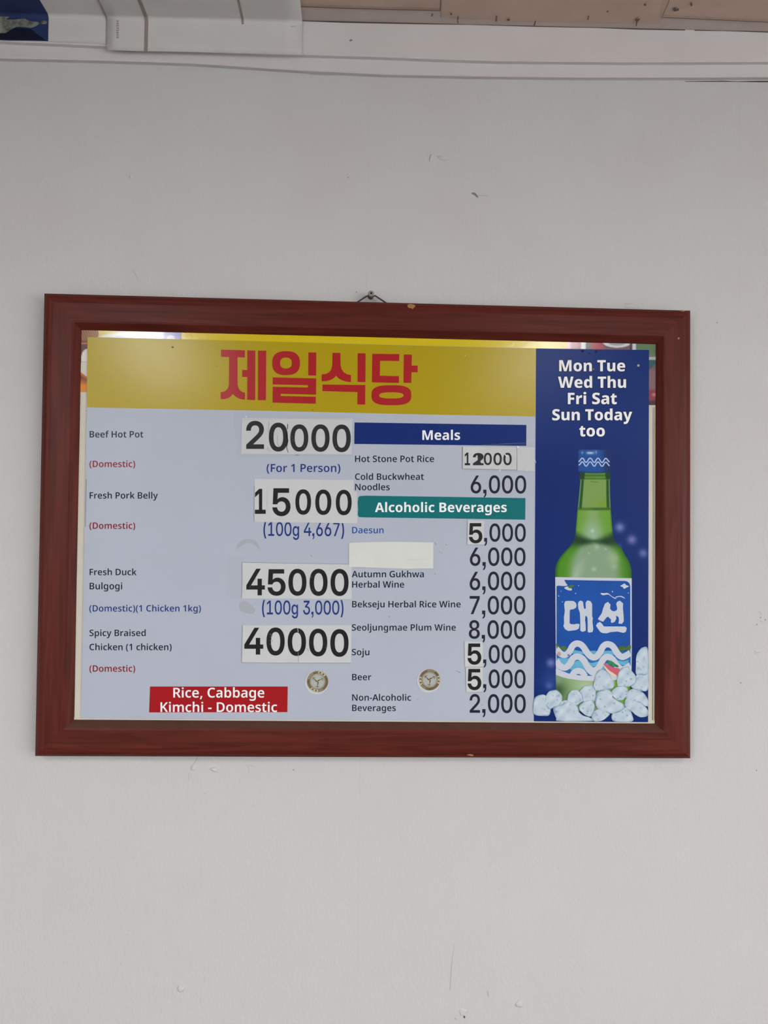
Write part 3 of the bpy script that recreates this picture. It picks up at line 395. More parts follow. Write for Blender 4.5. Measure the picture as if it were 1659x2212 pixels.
def grow(shapes, d):
    """the outlines pushed outwards by d pixels"""
    res = []
    for sh in shapes:
        new = Glyph()
        big = max(sh, key=lambda c: abs(area2(c)))
        sgn = 1 if area2(big) > 0 else -1
        for c in sh:
            c = [p for p, q in zip(c, c[1:] + c[:1]) if abs(p[0] - q[0]) + abs(p[1] - q[1]) > 1e-6]
            n = len(c)
            o = []
            for i in range(n):
                a, b, e = c[i - 1], c[i], c[(i + 1) % n]
                t1 = Vector((b[0] - a[0], b[1] - a[1])).normalized()
                t2 = Vector((e[0] - b[0], e[1] - b[1])).normalized()
                nn = Vector((t1.y + t2.y, -t1.x - t2.x))
                if nn.length < 0.3:
                    nn = Vector((t1.y, -t1.x))
                nn.normalize()
                k2 = 1 / max(0.6, nn.dot(Vector((t1.y, -t1.x))))
                o.append((b[0] + nn.x * d * sgn * k2, b[1] + nn.y * d * sgn * k2))
            new.append(o)
        res.append(new)
    return res

# ------------------------------------------------------------------ materials
def wall_material():
    M = mat('wallpaper_white', (0.6, 0.59, 0.575), rough=0.75, spec=0.25)
    nt = M.node_tree
    b = nt.nodes['Principled BSDF']
    g = nt.nodes.new('ShaderNodeNewGeometry')
    mp = nt.nodes.new('ShaderNodeMapping')
    mp.inputs['Rotation'].default_value = (0, math.radians(28), 0)
    mp.inputs['Scale'].default_value = (1.0, 1.0, 0.55)
    nt.links.new(g.outputs['Position'], mp.inputs['Vector'])
    n1 = nt.nodes.new('ShaderNodeTexNoise')
    n1.inputs['Scale'].default_value = 260
    n1.inputs['Detail'].default_value = 3
    n1.inputs['Roughness'].default_value = 0.55
    nt.links.new(mp.outputs[0], n1.inputs['Vector'])
    n2 = nt.nodes.new('ShaderNodeTexNoise')
    n2.inputs['Scale'].default_value = 34
    n2.inputs['Detail'].default_value = 3
    nt.links.new(mp.outputs[0], n2.inputs['Vector'])
    ad = nt.nodes.new('ShaderNodeMath')
    ad.operation = 'MULTIPLY_ADD'
    ad.inputs[1].default_value = 1.6
    nt.links.new(n2.outputs['Fac'], ad.inputs[0])
    nt.links.new(n1.outputs['Fac'], ad.inputs[2])
    bp = nt.nodes.new('ShaderNodeBump')
    bp.inputs['Strength'].default_value = 0.6
    bp.inputs['Distance'].default_value = 0.0012
    nt.links.new(ad.outputs[0], bp.inputs['Height'])
    nt.links.new(bp.outputs[0], b.inputs['Normal'])
    # faint discoloured patches and the joints of the wallpaper lengths
    n3 = nt.nodes.new('ShaderNodeTexNoise')
    n3.inputs['Scale'].default_value = 5.5
    n3.inputs['Detail'].default_value = 4
    nt.links.new(g.outputs['Position'], n3.inputs['Vector'])
    cr = nt.nodes.new('ShaderNodeValToRGB')
    cr.color_ramp.elements[0].position = 0.35
    cr.color_ramp.elements[0].color = (0.585, 0.566, 0.562, 1)
    cr.color_ramp.elements[1].position = 0.65
    cr.color_ramp.elements[1].color = (0.588, 0.588, 0.580, 1)
    nt.links.new(n3.outputs['Fac'], cr.inputs[0])
    sep = nt.nodes.new('ShaderNodeSeparateXYZ')
    nt.links.new(g.outputs['Position'], sep.inputs[0])
    prev = cr.outputs[0]
    for xs, wd, dark in ((-0.0105, 0.0006, 0.965), (0.592, 0.0006, 0.975)):
        cmp = nt.nodes.new('ShaderNodeMath')
        cmp.operation = 'COMPARE'
        cmp.inputs[1].default_value = xs
        cmp.inputs[2].default_value = wd
        nt.links.new(sep.outputs['X'], cmp.inputs[0])
        mr = nt.nodes.new('ShaderNodeMapRange')
        mr.inputs[3].default_value = 1.0
        mr.inputs[4].default_value = dark
        nt.links.new(cmp.outputs[0], mr.inputs[0])
        sc = nt.nodes.new('ShaderNodeVectorMath')
        sc.operation = 'SCALE'
        nt.links.new(prev, sc.inputs[0])
        nt.links.new(mr.outputs[0], sc.inputs['Scale'])
        prev = sc.outputs[0]
    nt.links.new(prev, b.inputs['Base Color'])
    return M

def wood_material(name, vertical):
    M = bpy.data.materials.new(name)
    M.use_nodes = True
    nt = M.node_tree
    b = nt.nodes['Principled BSDF']
    b.inputs['Roughness'].default_value = 0.36
    b.inputs['Specular IOR Level'].default_value = 0.13
    g = nt.nodes.new('ShaderNodeNewGeometry')
    mp = nt.nodes.new('ShaderNodeMapping')
    mp.inputs['Scale'].default_value = (95, 60, 4.5) if vertical else (4.5, 60, 95)
    nt.links.new(g.outputs['Position'], mp.inputs['Vector'])
    n = nt.nodes.new('ShaderNodeTexNoise')
    n.inputs['Scale'].default_value = 1.0
    n.inputs['Detail'].default_value = 8
    n.inputs['Distortion'].default_value = 1.6
    nt.links.new(mp.outputs[0], n.inputs['Vector'])
    cr = nt.nodes.new('ShaderNodeValToRGB')
    e = cr.color_ramp.elements
    e[0].position, e[0].color = 0.30, (*alb(69, 26, 19), 1)
    e[1].position, e[1].color = 0.72, (*alb(93, 39, 31), 1)
    nt.links.new(n.outputs['Fac'], cr.inputs[0])
    nt.links.new(cr.outputs[0], b.inputs['Base Color'])
    bp = nt.nodes.new('ShaderNodeBump')
    bp.inputs['Strength'].default_value = 0.06
    bp.inputs['Distance'].default_value = 0.0005
    nt.links.new(n.outputs['Fac'], bp.inputs['Height'])
    nt.links.new(bp.outputs[0], b.inputs['Normal'])
    return M

M_WALL = wall_material()
M_TRIM = mat('painted_moulding_white', (0.66, 0.63, 0.625), rough=0.6, spec=0.3, bump=0.15, bump_scale=220, mottle=0.02, mottle_scale=14)
M_CEIL = mat('ceiling_board_grey', (0.56, 0.47, 0.44), rough=0.85, spec=0.2, mottle=0.06, mottle_scale=18)
M_CEILP = mat('ceiling_paper_tan', (0.56, 0.41, 0.335), rough=0.8, spec=0.2, mottle=0.08, mottle_scale=12, bump=0.1, bump_scale=200)
M_FLOOR = mat('floor_brown', (0.10, 0.085, 0.07), rough=0.6, mottle=0.05)
M_ROOM = mat('room_wall_white', (0.72, 0.715, 0.71), rough=0.8)
M_WOODH = wood_material('red_brown_wood_horizontal', False)
M_WOODV = wood_material('red_brown_wood_vertical', True)
M_BEVELSHEEN = mat('brown_wood_sheen', alb(77, 48, 39), rough=0.6, mottle=0.08, mottle_scale=60)  # greyer brown carries the bevel's reflection in its colour
M_CHIP = mat('bare_wood_chip', alb(150, 108, 70), rough=0.7)
M_CREAM = mat('cream_card', alb(193, 188, 175), rough=0.5, mottle=0.02)
M_BODY = mat('menu_panel_pale_blue', alb(166, 172, 185), rough=0.36, spec=0.25, mottle=0.018, mottle_scale=9, bump=0.03, bump_scale=500)
M_YELLOW = mat('header_yellow', alb(164, 143, 4), rough=0.22, spec=0.3, bump=0.05, bump_scale=900)
M_YELLOW2 = mat('backing_yellow', alb(200, 176, 10), rough=0.16, spec=0.5, bump=0.10, bump_scale=120)
M_RED = mat('title_red', alb(158, 25, 30), rough=0.22, spec=0.3, bump=0.05, bump_scale=900)
M_BLUE = mat('bar_blue', alb(8, 37, 104), rough=0.4, spec=0.14)
M_TEAL = mat('bar_teal', alb(8, 103, 106), rough=0.4, spec=0.14, mottle=0.05)
M_REDBOX = mat('notice_red', alb(152, 20, 27), rough=0.4, spec=0.14, mottle=0.05)
M_WHITEINK = mat('white_ink', (0.93, 0.93, 0.93), rough=0.5, spec=0.3)
M_DARKINK = mat('dark_outline_ink', alb(22, 26, 48), rough=0.5, spec=0.12)
M_INK = mat('dark_ink', alb(24, 26, 40), rough=0.5, spec=0.12)
M_INKGREY = mat('dark_grey_ink', alb(48, 50, 62), rough=0.5, spec=0.12)
M_INKRED = mat('maroon_ink', alb(128, 20, 34), rough=0.5, spec=0.12)
M_INKREDP = mat('faded_maroon_ink', alb(138, 44, 56), rough=0.5, spec=0.12)
M_INKBLUE = mat('navy_ink', alb(30, 52, 116), rough=0.5, spec=0.12)
M_INKSKY = mat('blue_ink', alb(28, 76, 150), rough=0.5, spec=0.12)
M_PRICE = mat('price_ink', alb(33, 34, 48), rough=0.5, spec=0.12)
M_DIGIT = mat('black_digit_vinyl', alb(28, 28, 31), rough=0.42, spec=0.15, mottle=0.25, mottle_scale=260)
M_PAPER = mat('white_sticker_paper', alb(188, 190, 191), rough=0.5, mottle=0.02, mottle_scale=40)
M_PAPERW = mat('warm_white_slip', alb(199, 202, 196), rough=0.55, mottle=0.025, mottle_scale=40)
M_SEAMLINE = mat('slip_edge_grey', alb(128, 132, 136), rough=0.6)
M_EDGE = mat('paper_edge_grey', alb(118, 118, 122), rough=0.6)
M_GOLD = mat('gold_foil_brown', alb(106, 90, 70), rough=0.4, metal=0.0, mottle=0.3, mottle_scale=160)
M_GOLDL = mat('gold_foil_pale', alb(180, 170, 138), rough=0.35)
M_GOLDD = mat('gold_foil_dark', alb(70, 52, 38), rough=0.4)
M_EMB = mat('emblem_silver', alb(162, 166, 162), rough=0.4)
M_STEEL = mat('dull_steel', alb(138, 132, 124), rough=0.5, metal=0.2)
M_BLACK = mat('dark_recess', alb(30, 28, 26), rough=0.7)
M_CORD = mat('grey_brown_cord', alb(70, 62, 58), rough=0.8)
M_PRINT = print_mat('printed_picture', 0.27, 0.13)
M_PRINTG = print_mat('printed_glossy_picture', 0.14, 0.5)
M_SHEET = mat('white_sheet_paper', (0.62, 0.60, 0.585), rough=0.6, mottle=0.025, mottle_scale=30)
M_STRIPE = mat('taupe_stripe_ink', (0.30, 0.255, 0.24), rough=0.6)
M_DIRT = mat('wall_dirt', alb(124, 120, 115), rough=0.8)
M_HOLE = mat('wall_hole_dark', alb(78, 68, 64), rough=0.9)
M_FAINT = mat('faint_mark', alb(163, 162, 160), rough=0.8)
M_BLISTER = mat('wall_paint', (0.59, 0.58, 0.565), rough=0.7, bump=0.2, bump_scale=260)

def tape_material():
    M = bpy.data.materials.new('clear_tape_film')
    M.use_nodes = True
    nt = M.node_tree
    b = nt.nodes['Principled BSDF']
    b.inputs['Base Color'].default_value = (*alb(160, 164, 168), 1)
    b.inputs['Roughness'].default_value = 0.18
    b.inputs['Alpha'].default_value = 0.03
    return M
M_TAPE = tape_material()
# ------------------------------------------------------------------ the room
def structure(o):
    o['kind'] = 'structure'
    return o
X0, X1, Y0 = -2.5, 3.0, -4.8
SL, Z0 = 0.015, 2.4165
zc = lambda x: Z0 + SL * x
def box_mesh(name, corners8, material):
    F = [(0, 1, 2, 3), (7, 6, 5, 4), (0, 4, 5, 1), (1, 5, 6, 2), (2, 6, 7, 3), (3, 7, 4, 0)]
    o = link_mesh(name, corners8, F, material)
    bm = bmesh.new()
    bm.from_mesh(o.data)
    bmesh.ops.recalc_face_normals(bm, faces=bm.faces)
    bm.to_mesh(o.data)
    bm.free()
    return structure(o)
def slab_wall(name, xa, xb, ya, yb, material):
    return box_mesh(name, [(xa, ya, 0), (xb, ya, 0), (xb, yb, 0), (xa, yb, 0),
                           (xa, ya, zc(xa)), (xb, ya, zc(xb)), (xb, yb, zc(xb)), (xa, yb, zc(xa))], material)
wall_back = slab_wall('wall_back', X0, X1, 0.0, 0.12, M_WALL)
slab_wall('wall_left', X0 - 0.1, X0, Y0, 0.0, M_ROOM)
slab_wall('wall_right', X1, X1 + 0.1, Y0, 0.0, M_ROOM)
slab_wall('wall_front', X0, X1, Y0 - 0.1, Y0, M_ROOM)
box_mesh('floor', [(X0, Y0, -0.1), (X1, Y0, -0.1), (X1, 0.0, -0.1), (X0, 0.0, -0.1),
                   (X0, Y0, 0), (X1, Y0, 0), (X1, 0.0, 0), (X0, 0.0, 0)], M_FLOOR)
ceiling = box_mesh('ceiling', [(X0, Y0, zc(X0)), (X1, Y0, zc(X1)), (X1, 0.0, zc(X1)), (X0, 0.0, zc(X0)),
                               (X0, Y0, zc(X0) + .06), (X1, Y0, zc(X1) + .06), (X1, 0.0, zc(X1) + .06), (X0, 0.0, zc(X0) + .06)], M_CEIL)

def at_ceiling(px, py, drop):
    d = CAM_A.T @ np.array([(px - 829.5) / FOCAL, (py - 1106.0) / FOCAL, 1.0])
    # z = Z0 - drop + SL x
    t = (Z0 - drop + SL * CAM_C[0] - CAM_C[2]) / (d[2] - SL * d[0])
    return Vector(CAM_C + d * t)
def ceiling_flat(name, pts, drop, material, label=None, thick=None):
    V = [at_ceiling(x, y, drop) for x, y in pts]
    n = len(V)
    F = [tuple(range(n))]
    if thick:
        V += [v + Vector((0, 0, thick)) for v in V]
        F += [tuple(range(n, 2 * n))[::-1]] + [(i, (i + 1) % n, n + (i + 1) % n, n + i) for i in range(n)]
    o = link_mesh(name, V, F, material, ceiling, label)
    bm = bmesh.new()
    bm.from_mesh(o.data)
    bmesh.ops.recalc_face_normals(bm, faces=bm.faces)
    bm.to_mesh(o.data)
    bm.free()
    return o
# lengths of tan ceiling paper that stop short of the wall
ceiling_flat('ceiling_paper', [(500, 8), (650, 14), (800, 19), (950, 23), (952, -140), (500, -140)], 0.0012, M_CEILP, 'tan ceiling paper ending short of the wall', 0.001)
ceiling_flat('ceiling_paper', [(953.5, 37), (1100, 45), (1300, 48), (1429, 50), (1450, -140), (953.5, -140)], 0.0010, M_CEILP, 'tan ceiling paper running up to the moulding', 0.0008)
ceiling_flat('ceiling_paper', [(1427, 37), (1540, 43), (1670, 49), (1900, 60), (1900, -140), (1452, -140)], 0.0012, M_CEILP, 'tan ceiling paper with a slanting cut edge', 0.001)
def ceiling_seam(pts, w):
    up = [(x, y - w / 2) if abs(pts[0][0] - pts[-1][0]) > 30 else (x - w / 2, y) for x, y in pts]
    dn = [(x, y + w / 2) if abs(pts[0][0] - pts[-1][0]) > 30 else (x + w / 2, y) for x, y in pts]
    ceiling_flat('paper_seam', up + dn[::-1], 0.0034, M_SEAM, 'dark joint between two ceiling papers')
M_SCUFF = mat('ceiling_scuff_brown', (0.17, 0.125, 0.105), rough=0.8)
M_SEAM = mat('ceiling_seam_brown', (0.20, 0.145, 0.12), rough=0.8)
ceiling_seam([(645, 14), (720, 17), (820, 20), (950, 23)], 2.2)
ceiling_seam([(952, -20), (952, 6), (950, 24)], 2.0)
ceiling_seam([(1428, 37.5), (1540, 42.5), (1670, 48.5)], 1.6)
ceiling_seam([(1452, -20), (1443, 8), (1430, 36)], 1.6)
for pts in ([(989, 34), (991, 36), (989, 44), (991, 51), (988, 50), (987, 42)],
            [(1155, 46), (1158, 44), (1156, 54), (1152, 56)],
            [(1372, 40), (1383, 41), (1377, 48), (1375, 57), (1373, 57), (1374, 48), (1372, 43)],
            [(1452, 19), (1458, 16), (1461, 20), (1467, 19), (1466, 23), (1456, 25)],
            [(933, 29), (936, 30), (934, 36), (931, 35)],
            [(973, 28), (977, 29), (976, 33), (972, 32)],
            [(1270, 34), (1273, 34), (1271, 43), (1268, 43)],
            [(1311, 23), (1315, 23), (1314, 27), (1310, 26)],
            [(1391, 8), (1396, 8), (1395, 13), (1390, 12)],
            [(1490, 6), (1494, 5), (1496, 12), (1492, 14)],
            [(1096, 40), (1102, 42), (1100, 46), (1095, 44)],
            [(1071, 34), (1074, 34), (1073, 47), (1070, 46)]):
    ceiling_flat('scuff_mark', pts, 0.0030, M_SCUFF, 'dark scuff')

# crown moulding: a tall fascia and a lower ridge, both slightly sagging
def moulding(name, edge, y_front, z_top, y_back=0.0):
    P = at_many(edge, y_front)
    P = np.vstack([[X0, y_front, P[0][2]], P, [X1, y_front, P[-1][2]]])
    V, F = [], []
    for p in P:
        zt = z_top(p[0])
        e = 0.0016
        V += [(p[0], y_back, p[2] + 0.001), (p[0], y_front + e, p[2]), (p[0], y_front, p[2] + e), (p[0], y_front, zt), (p[0], y_back, zt)]
    n = len(P)
    for i in range(n - 1):
        a, b = 5 * i, 5 * (i + 1)
        for k in range(5):
            k2 = (k + 1) % 5
            F.append((a + k, b + k, b + k2, a + k2))
    F += [(0, 1, 2, 3, 4), tuple(5 * (n - 1) + k for k in (4, 3, 2, 1, 0))]
    o = link_mesh(name, V, F, M_TRIM)
    bm = bmesh.new()
    bm.from_mesh(o.data)
    bmesh.ops.recalc_face_normals(bm, faces=bm.faces)
    bm.to_mesh(o.data)
    bm.free()
    return structure(o)
fascia_edge = [(-40, 86), (0, 88), (110, 93), (230, 98.5), (415, 107), (650, 117), (830, 122.5), (960, 127.5), (1080, 131), (1230, 132.5), (1350, 133.5), (1659, 132.5), (1720, 132)]
ridge_edge = [(-40, 123), (0, 125), (200, 129), (415, 136), (650, 151.5), (830, 160), (1000, 163.5), (1244, 166.5), (1450, 166.5), (1659, 165.5), (1720, 165)]
trim_1 = moulding('trim_1', fascia_edge, -0.020, zc)
fz = at_many(fascia_edge, -0.010)
def ridge_top(x):
    return float(np.interp(x, fz[:, 0], fz[:, 2])) + 0.016
trim_2 = moulding('trim_2', ridge_edge, -0.0105, ridge_top)
def line_band(name, pts, w, y, material, parent, label=None, xr=None):
    """a thin drawn line of varying pixel width"""
    up, dn = [], []
    for i, p in enumerate(pts):
        a, b = pts[max(i - 1, 0)], pts[min(i + 1, len(pts) - 1)]
        t = Vector((b[0] - a[0], b[1] - a[1])).normalized()
        ww = (w[i] if isinstance(w, (list, tuple)) else w) / 2
        up.append((p[0] - t.y * ww, p[1] + t.x * ww))
        dn.append((p[0] + t.y * ww, p[1] - t.x * ww))
    n = len(pts)
    if xr:
        up, dn = ([(min(max(q[0], xr[0]), xr[1]), q[1]) for q in u] for u in (up, dn))
    V = at_many(up + dn, y).tolist()
    return link_mesh(name, V, [(i, i + 1, n + i + 1, n + i) for i in range(n - 1)], material, parent, label)
def ceiling_gap(pts, w):
    """dark open joint of varying width where the ceiling meets the fascia"""
    V = []
    for (x, y), ww in zip(pts, w):
        X = at(x, y, -0.0203)[0]
        V += [(X, -0.0203, zc(X)), (X, -0.0203, zc(X) - ww * 0.00072)]
    link_mesh('gap_line', V, [(2 * i, 2 * i + 1, 2 * i + 3, 2 * i + 2) for i in range(len(pts) - 1)], M_HOLE, trim_1, 'dark gap under the ceiling')
ceiling_gap([(652, 41), (740, 44), (830, 48.5), (920, 51), (1000, 54)], [1.5, 3, 2.6, 2, 1])
ceiling_gap([(1000, 55), (1150, 58), (1290, 58.5), (1370, 59), (1480, 59)], [.8, 1.6, 1, 2.4, 2])
ceiling_gap([(1500, 59), (1560, 59), (1659, 59), (1700, 59)], [2, 1, 2.2, 2])
line_band('gap_line', [(1480, 176), (1560, 175.5), (1590, 176), (1640, 176), (1700, 176)], [1, 2.2, 1, 3, 3], -0.0003, M_HOLE, trim_2, 'dark crack under the ridge')
line_band('gap_line', [(668, 161), (700, 161.5), (740, 162)], [1.2, 2, .8], -0.0003, M_FAINT, trim_2)
line_band('scuff_mark', [(755, 88), (761, 86)], 4, -0.0203, M_DIRT, trim_1, 'small grey scuff on the fascia')

# ------------------------------------------------------------------ sheets pasted over the corner of wall and ceiling
def corner_sheet(name, bottom, y_front, r, material, parent=None, label=None, origin=None, reach=0.22, thick=0.0003):
    """paper lying flat on the moulding and bending over onto the ceiling; bottom = its lower edge in photo pixels"""
    B = at_many(bottom, y_front)
    V, F = [], []
    nr = 0
    for p in B:
        c = zc(p[0]) - 0.0012 - (abs(y_front) - 0.0202)
        prof = [(y_front, p[2])]
        zs = c - r
        for k in range(1, 5):
            prof.append((y_front, p[2] + (zs - p[2]) * k / 4))
        for k in range(1, 9):
            a = math.pi / 2 * k / 8
            prof.append((y_front - r + r * math.cos(a), zs + r * math.sin(a)))
        prof.append((y_front - r - 0.08, c))
        prof.append((y_front - reach, c))
        nr = len(prof)
        V += [(p[0], q[0], q[1]) for q in prof]
    for i in range(len(B) - 1):
        for k in range(nr - 1):
            a, b = i * nr + k, (i + 1) * nr + k
            F.append((a, b, b + 1, a + 1))
    o = link_mesh(name, V, F, material, parent, label, origin, smooth=True)
    if thick:
        md = o.modifiers.new('thickness', 'SOLIDIFY')
        md.thickness = thick
        md.offset = 0
    return o
def lerp_pts(pts, n):
    out = []
    for a, b in zip(pts, pts[1:]):
        for k in range(n):
            out.append((a[0] + (b[0] - a[0]) * k / n, a[1] + (b[1] - a[1]) * k / n))
    return out + [pts[-1]]
R_BEND = 0.006
po = tag(corner_sheet('wall_poster', lerp_pts([(-160, 83), (-40, 86), (104, 90), (170, 92), (236, 95.5)], 3), -0.0206, R_BEND, M_SHEET,
                      origin=at(60, 88, -0.0206)),
         'poster with dark blue picture and white margin pasted over the ceiling corner', 'poster')
M_POSTERBLUE = mat('poster_navy_print', (0.026, 0.040, 0.115), rough=0.5, spec=0.12, mottle=0.25, mottle_scale=14)
corner_sheet('printed_picture', lerp_pts([(-160, 82), (-40, 85), (20, 87.5), (60, 88), (104, 89)], 3), -0.0210, R_BEND, M_POSTERBLUE, po, 'dark blue printed picture', thick=0)
M_ROCK = mat('printed_grey_rock', (0.19, 0.195, 0.165), rough=0.5, spec=0.15, mottle=0.6, mottle_scale=120)
M_ROCKD = mat('printed_dark_slope', (0.010, 0.013, 0.028), rough=0.5, spec=0.1)
s46 = lambda pts: crop(pts, 0, 0, 4.608)
print_flat('printed_slope', [[s46([(-120, 420), (0, 335), (60, 325), (160, 275), (300, 285), (360, 330), (455, 400), (-120, 392)])]], -0.0212, M_ROCKD, po, 'nearly black slope in the picture')
print_flat('printed_rocks', [[crv(s46([(-120, 330), (-60, 150), (10, 160), (40, 120), (105, 130), (100, 165), (60, 190), (110, 195), (190, 190), (240, 185), (300, 210),
                                       (380, 220), (385, 245), (310, 275), (250, 270), (170, 268), (110, 290), (60, 325), (0, 330)]), 4)],
                             [crv(s46([(402, 225), (430, 203), (465, 215), (460, 235), (420, 240)]), 4)]], -0.0214, M_ROCK, po, 'grey rocks in the picture')
ps = tag(corner_sheet('paper_sheet', lerp_pts([(230, 108), (305, 110.5), (420, 112.5), (540, 116), (652, 119)], 3), -0.0224, R_BEND, M_SHEET,
                      origin=at(440, 114, -0.0224)),
         'blank white paper sheet with a taupe stripe hung over the moulding', 'paper')
corner_sheet('printed_stripe', lerp_pts([(311, 110.2), (319, 110.4)], 2), -0.0228, R_BEND, M_STRIPE, ps, 'taupe stripe', thick=0)
corner_sheet('printed_stripe', lerp_pts([(522, 34), (527, 34)], 2), -0.0228, 0.006, M_STRIPE, ps, 'short taupe stripe', thick=0)
rows = []
random.seed(11)
for k in range(9):
    yy = 39 + k * 5.0
    for q in range(2):
        xx = 252 + q * 2.6 + random.uniform(-.5, .5)
        rows.append([[(xx, yy), (xx + 2.0, yy + random.uniform(-.6, .6)), (xx + 1.8, yy + 3.4), (xx - .2, yy + 3.0)]])
print_flat('printed_lettering', rows, -0.0228, M_STRIPE, ps, 'tiny vertical line of print')
line_band('fold_mark', [(628, 57), (640, 56.5)], 1.6, -0.0228, M_FAINT, ps)

# ------------------------------------------------------------------ blemishes of the wall
def dome(name, px, py, rx, ry, h, rot=0.0, label=None, lop=0.0):
    V, F = [], []
    nr, ns = 7, 24
    c = at(px, py, 0.0)
    sc = 1.2125 / FOCAL
    for i in range(nr + 1):
        f = 1 - i / nr
        for k in range(ns):
            a = 2 * math.pi * k / ns
            w = 1 + 0.09 * math.sin(3 * a + px) + 0.06 * math.sin(5 * a + py)
            x = rx * f * math.cos(a) * w
            z = ry * f * math.sin(a) * w
            hh = h * math.sqrt(max(0, 1 - f ** 2.2)) * (1 - lop * f * math.sin(a))
            V.append((c[0] + (x * math.cos(rot) - z * math.sin(rot)) * sc, -hh * sc + 0.0002 * (f > .99), c[2] + (x * math.sin(rot) + z * math.cos(rot)) * sc))
    for i in range(nr):
        for k in range(ns):
            F.append((i * ns + k, i * ns + (k + 1) % ns, (i + 1) * ns + (k + 1) % ns, (i + 1) * ns + k))
    return link_mesh(name, V, F, M_BLISTER, wall_back, label, smooth=True)
dome('paint_blister', 391, 2135, 8, 7.5, 4.0, label='round painted-over plug')
dome('paint_blister', 1122, 2168, 9.5, 8, 4.0, label='round painted-over lump')
dome('paint_blister', 283, 381, 4.5, 4, 2.2)
dome('paint_blister', 463, 1662, 9, 5, 3.5, rot=-.2, label='small torn lump below the frame')
dome('paint_blister', 417, 1660, 5, 4, 2.5)
dome('paint_blister', 932, 341, 4, 10, 2.4, rot=-.25, label='raised crease')
dome('paint_blister', 957, 342, 12, 5, 2.4, rot=-.2, label='raised crease')
dome('paint_blister', 1000, 2186, 9, 8, 2.2)
dome('paint_blister', 443, 1713, 2.5, 2, 1.5)
dome('paint_blister', 1358, 662, 10, 3, 1.6)
dome('paint_blister', 1640, 1405, 12, 5, 2.0, rot=.3)
def wall_mark(name, pts, material, label=None, y=-0.0003):
    return print_flat(name, [[pts]], y, material, wall_back, label)
wall_mark('wall_scuff', crv([(1020, 416), (1027, 417), (1033, 425), (1031, 427), (1024, 421), (1019, 419)], 4), M_DIRT, 'grey scuff above the frame')
line_band('wall_scratch', [(1033, 422), (1046, 422.5), (1058, 422)], [1.6, 1.2, .5], -0.0003, M_FAINT, wall_back)
wall_mark('wall_scuff', crv([(943, 336), (949, 338), (957, 340), (963, 342), (967, 348), (962, 344), (955, 342), (946, 340)], 4), M_FAINT)
wall_mark('wall_chip', crv([(1000, 2183), (1003, 2180), (1006, 2184), (1004, 2190), (1000, 2189)], 4), M_HOLE, 'dark chip in the wall')
wall_mark('wall_chip', crv([(1001, 2196), (1003, 2194), (1005, 2197), (1003, 2200)], 4), M_HOLE, 'dark chip in the wall')
wall_mark('wall_chip', crv([(982, 2198), (987, 2201), (985, 2203), (982, 2201)], 4), M_FAINT)
wall_mark('wall_scuff', crv([(1052, 2141), (1054, 2142), (1056, 2152), (1054, 2153)], 4), M_FAINT)
line_band('wall_scratch', [(427, 1636), (420, 1648), (412, 1658), (412, 1662), (417, 1664)], [1.4, 1.6, 1.6, 2, 1.2], -0.0003, M_FAINT, wall_back)
line_band('wall_scratch', [(456, 1664), (464, 1666), (471, 1667)], [1.6, 2.2, 1.2], -0.0003, M_FAINT, wall_back)
line_band('wall_scratch', [(408, 1670), (406, 1690)], [1, .6], -0.0003, M_FAINT, wall_back)
line_band('wall_scratch', [(533, 1652), (536, 1658), (539, 1672)], [.7, 1, .6], -0.0003, M_FAINT, wall_back)
line_band('wall_scratch', [(537, 1651), (546, 1656), (549, 1654)], [.7, 1, .6], -0.0003, M_FAINT, wall_back)
line_band('wall_scratch', [(287, 582), (291, 590), (297, 601), (298, 612)], [.8, 1.4, 1, .6], -0.0003, M_FAINT, wall_back)
line_band('wall_scratch', [(1348, 655), (1355, 657), (1366, 656)], [1.2, 2, 1], -0.0003, M_FAINT, wall_back)
line_band('wall_scratch', [(1639, 1320), (1646, 1327)], [1, 1.6], -0.0003, M_FAINT, wall_back)
line_band('wall_scratch', [(1641, 1341), (1649, 1344)], [1.4, 1], -0.0003, M_FAINT, wall_back)
line_band('wall_scratch', [(1627, 1410), (1636, 1414)], [.8, 1.2], -0.0003, M_FAINT, wall_back)
line_band('wall_scratch', [(981, 2040), (975, 2090), (972, 2140)], [.6, .9, .6], -0.0003, M_FAINT, wall_back)
for (x, y) in ((1643, 1334), (1653, 1339), (1635, 1349), (1634, 1664), (1549, 697), (770, 631), (634, 1663), (1600, 1475), (752, 383)):
    wall_mark('wall_speck', ellipse(x, y, 1.3, 1.6, 8), M_DIRT)
random.seed(21)
for k in range(26):
    x, y = random.uniform(10, 1640), random.choice([random.uniform(190, 600), random.uniform(1680, 2200)])
    wall_mark('wall_speck', ellipse(x, y, random.uniform(.6, 1.1), random.uniform(.6, 1.3), 8), M_FAINT)

# ------------------------------------------------------------------ the framed menu
QO = [(96, 634), (1491, 671), (1491, 1638), (76, 1633)]                 # outer outline
QB = [(159.5, 696), (1433, 726), (1433.5, 1578.5), (141, 1572.5)]       # where the flat face turns into the inner bevel
QC = [(176, 713), (1416.7, 743.5), (1414.6, 1563), (159.5, 1554.6)]     # sight edge
Y_FACE, Y_SIDE, Y_BACK, Y_SIGHT, Y_POSTER = -0.0300, -0.0235, -0.0030, -0.0195, -0.0190
fm_loc = Vector(((at(829, 1636, Y_BACK)).tolist()))
framed = empty('framed_menu', fm_loc, 'red-brown wooden frame holding a restaurant menu board, hung on the white wall', 'menu board')
def mix(a, b, t):
    return [(p[0] + (q[0] - p[0]) * t, p[1] + (q[1] - p[1]) * t) for p, q in zip(a, b)]
rings = []
o_side = at_many(QO, Y_SIDE)
o_back = o_side.copy(); o_back[:, 1] = Y_BACK
rings.append(o_back)
rings.append(o_side)
rings.append(at_many(mix(QO, QB, 0.07), -0.0272))
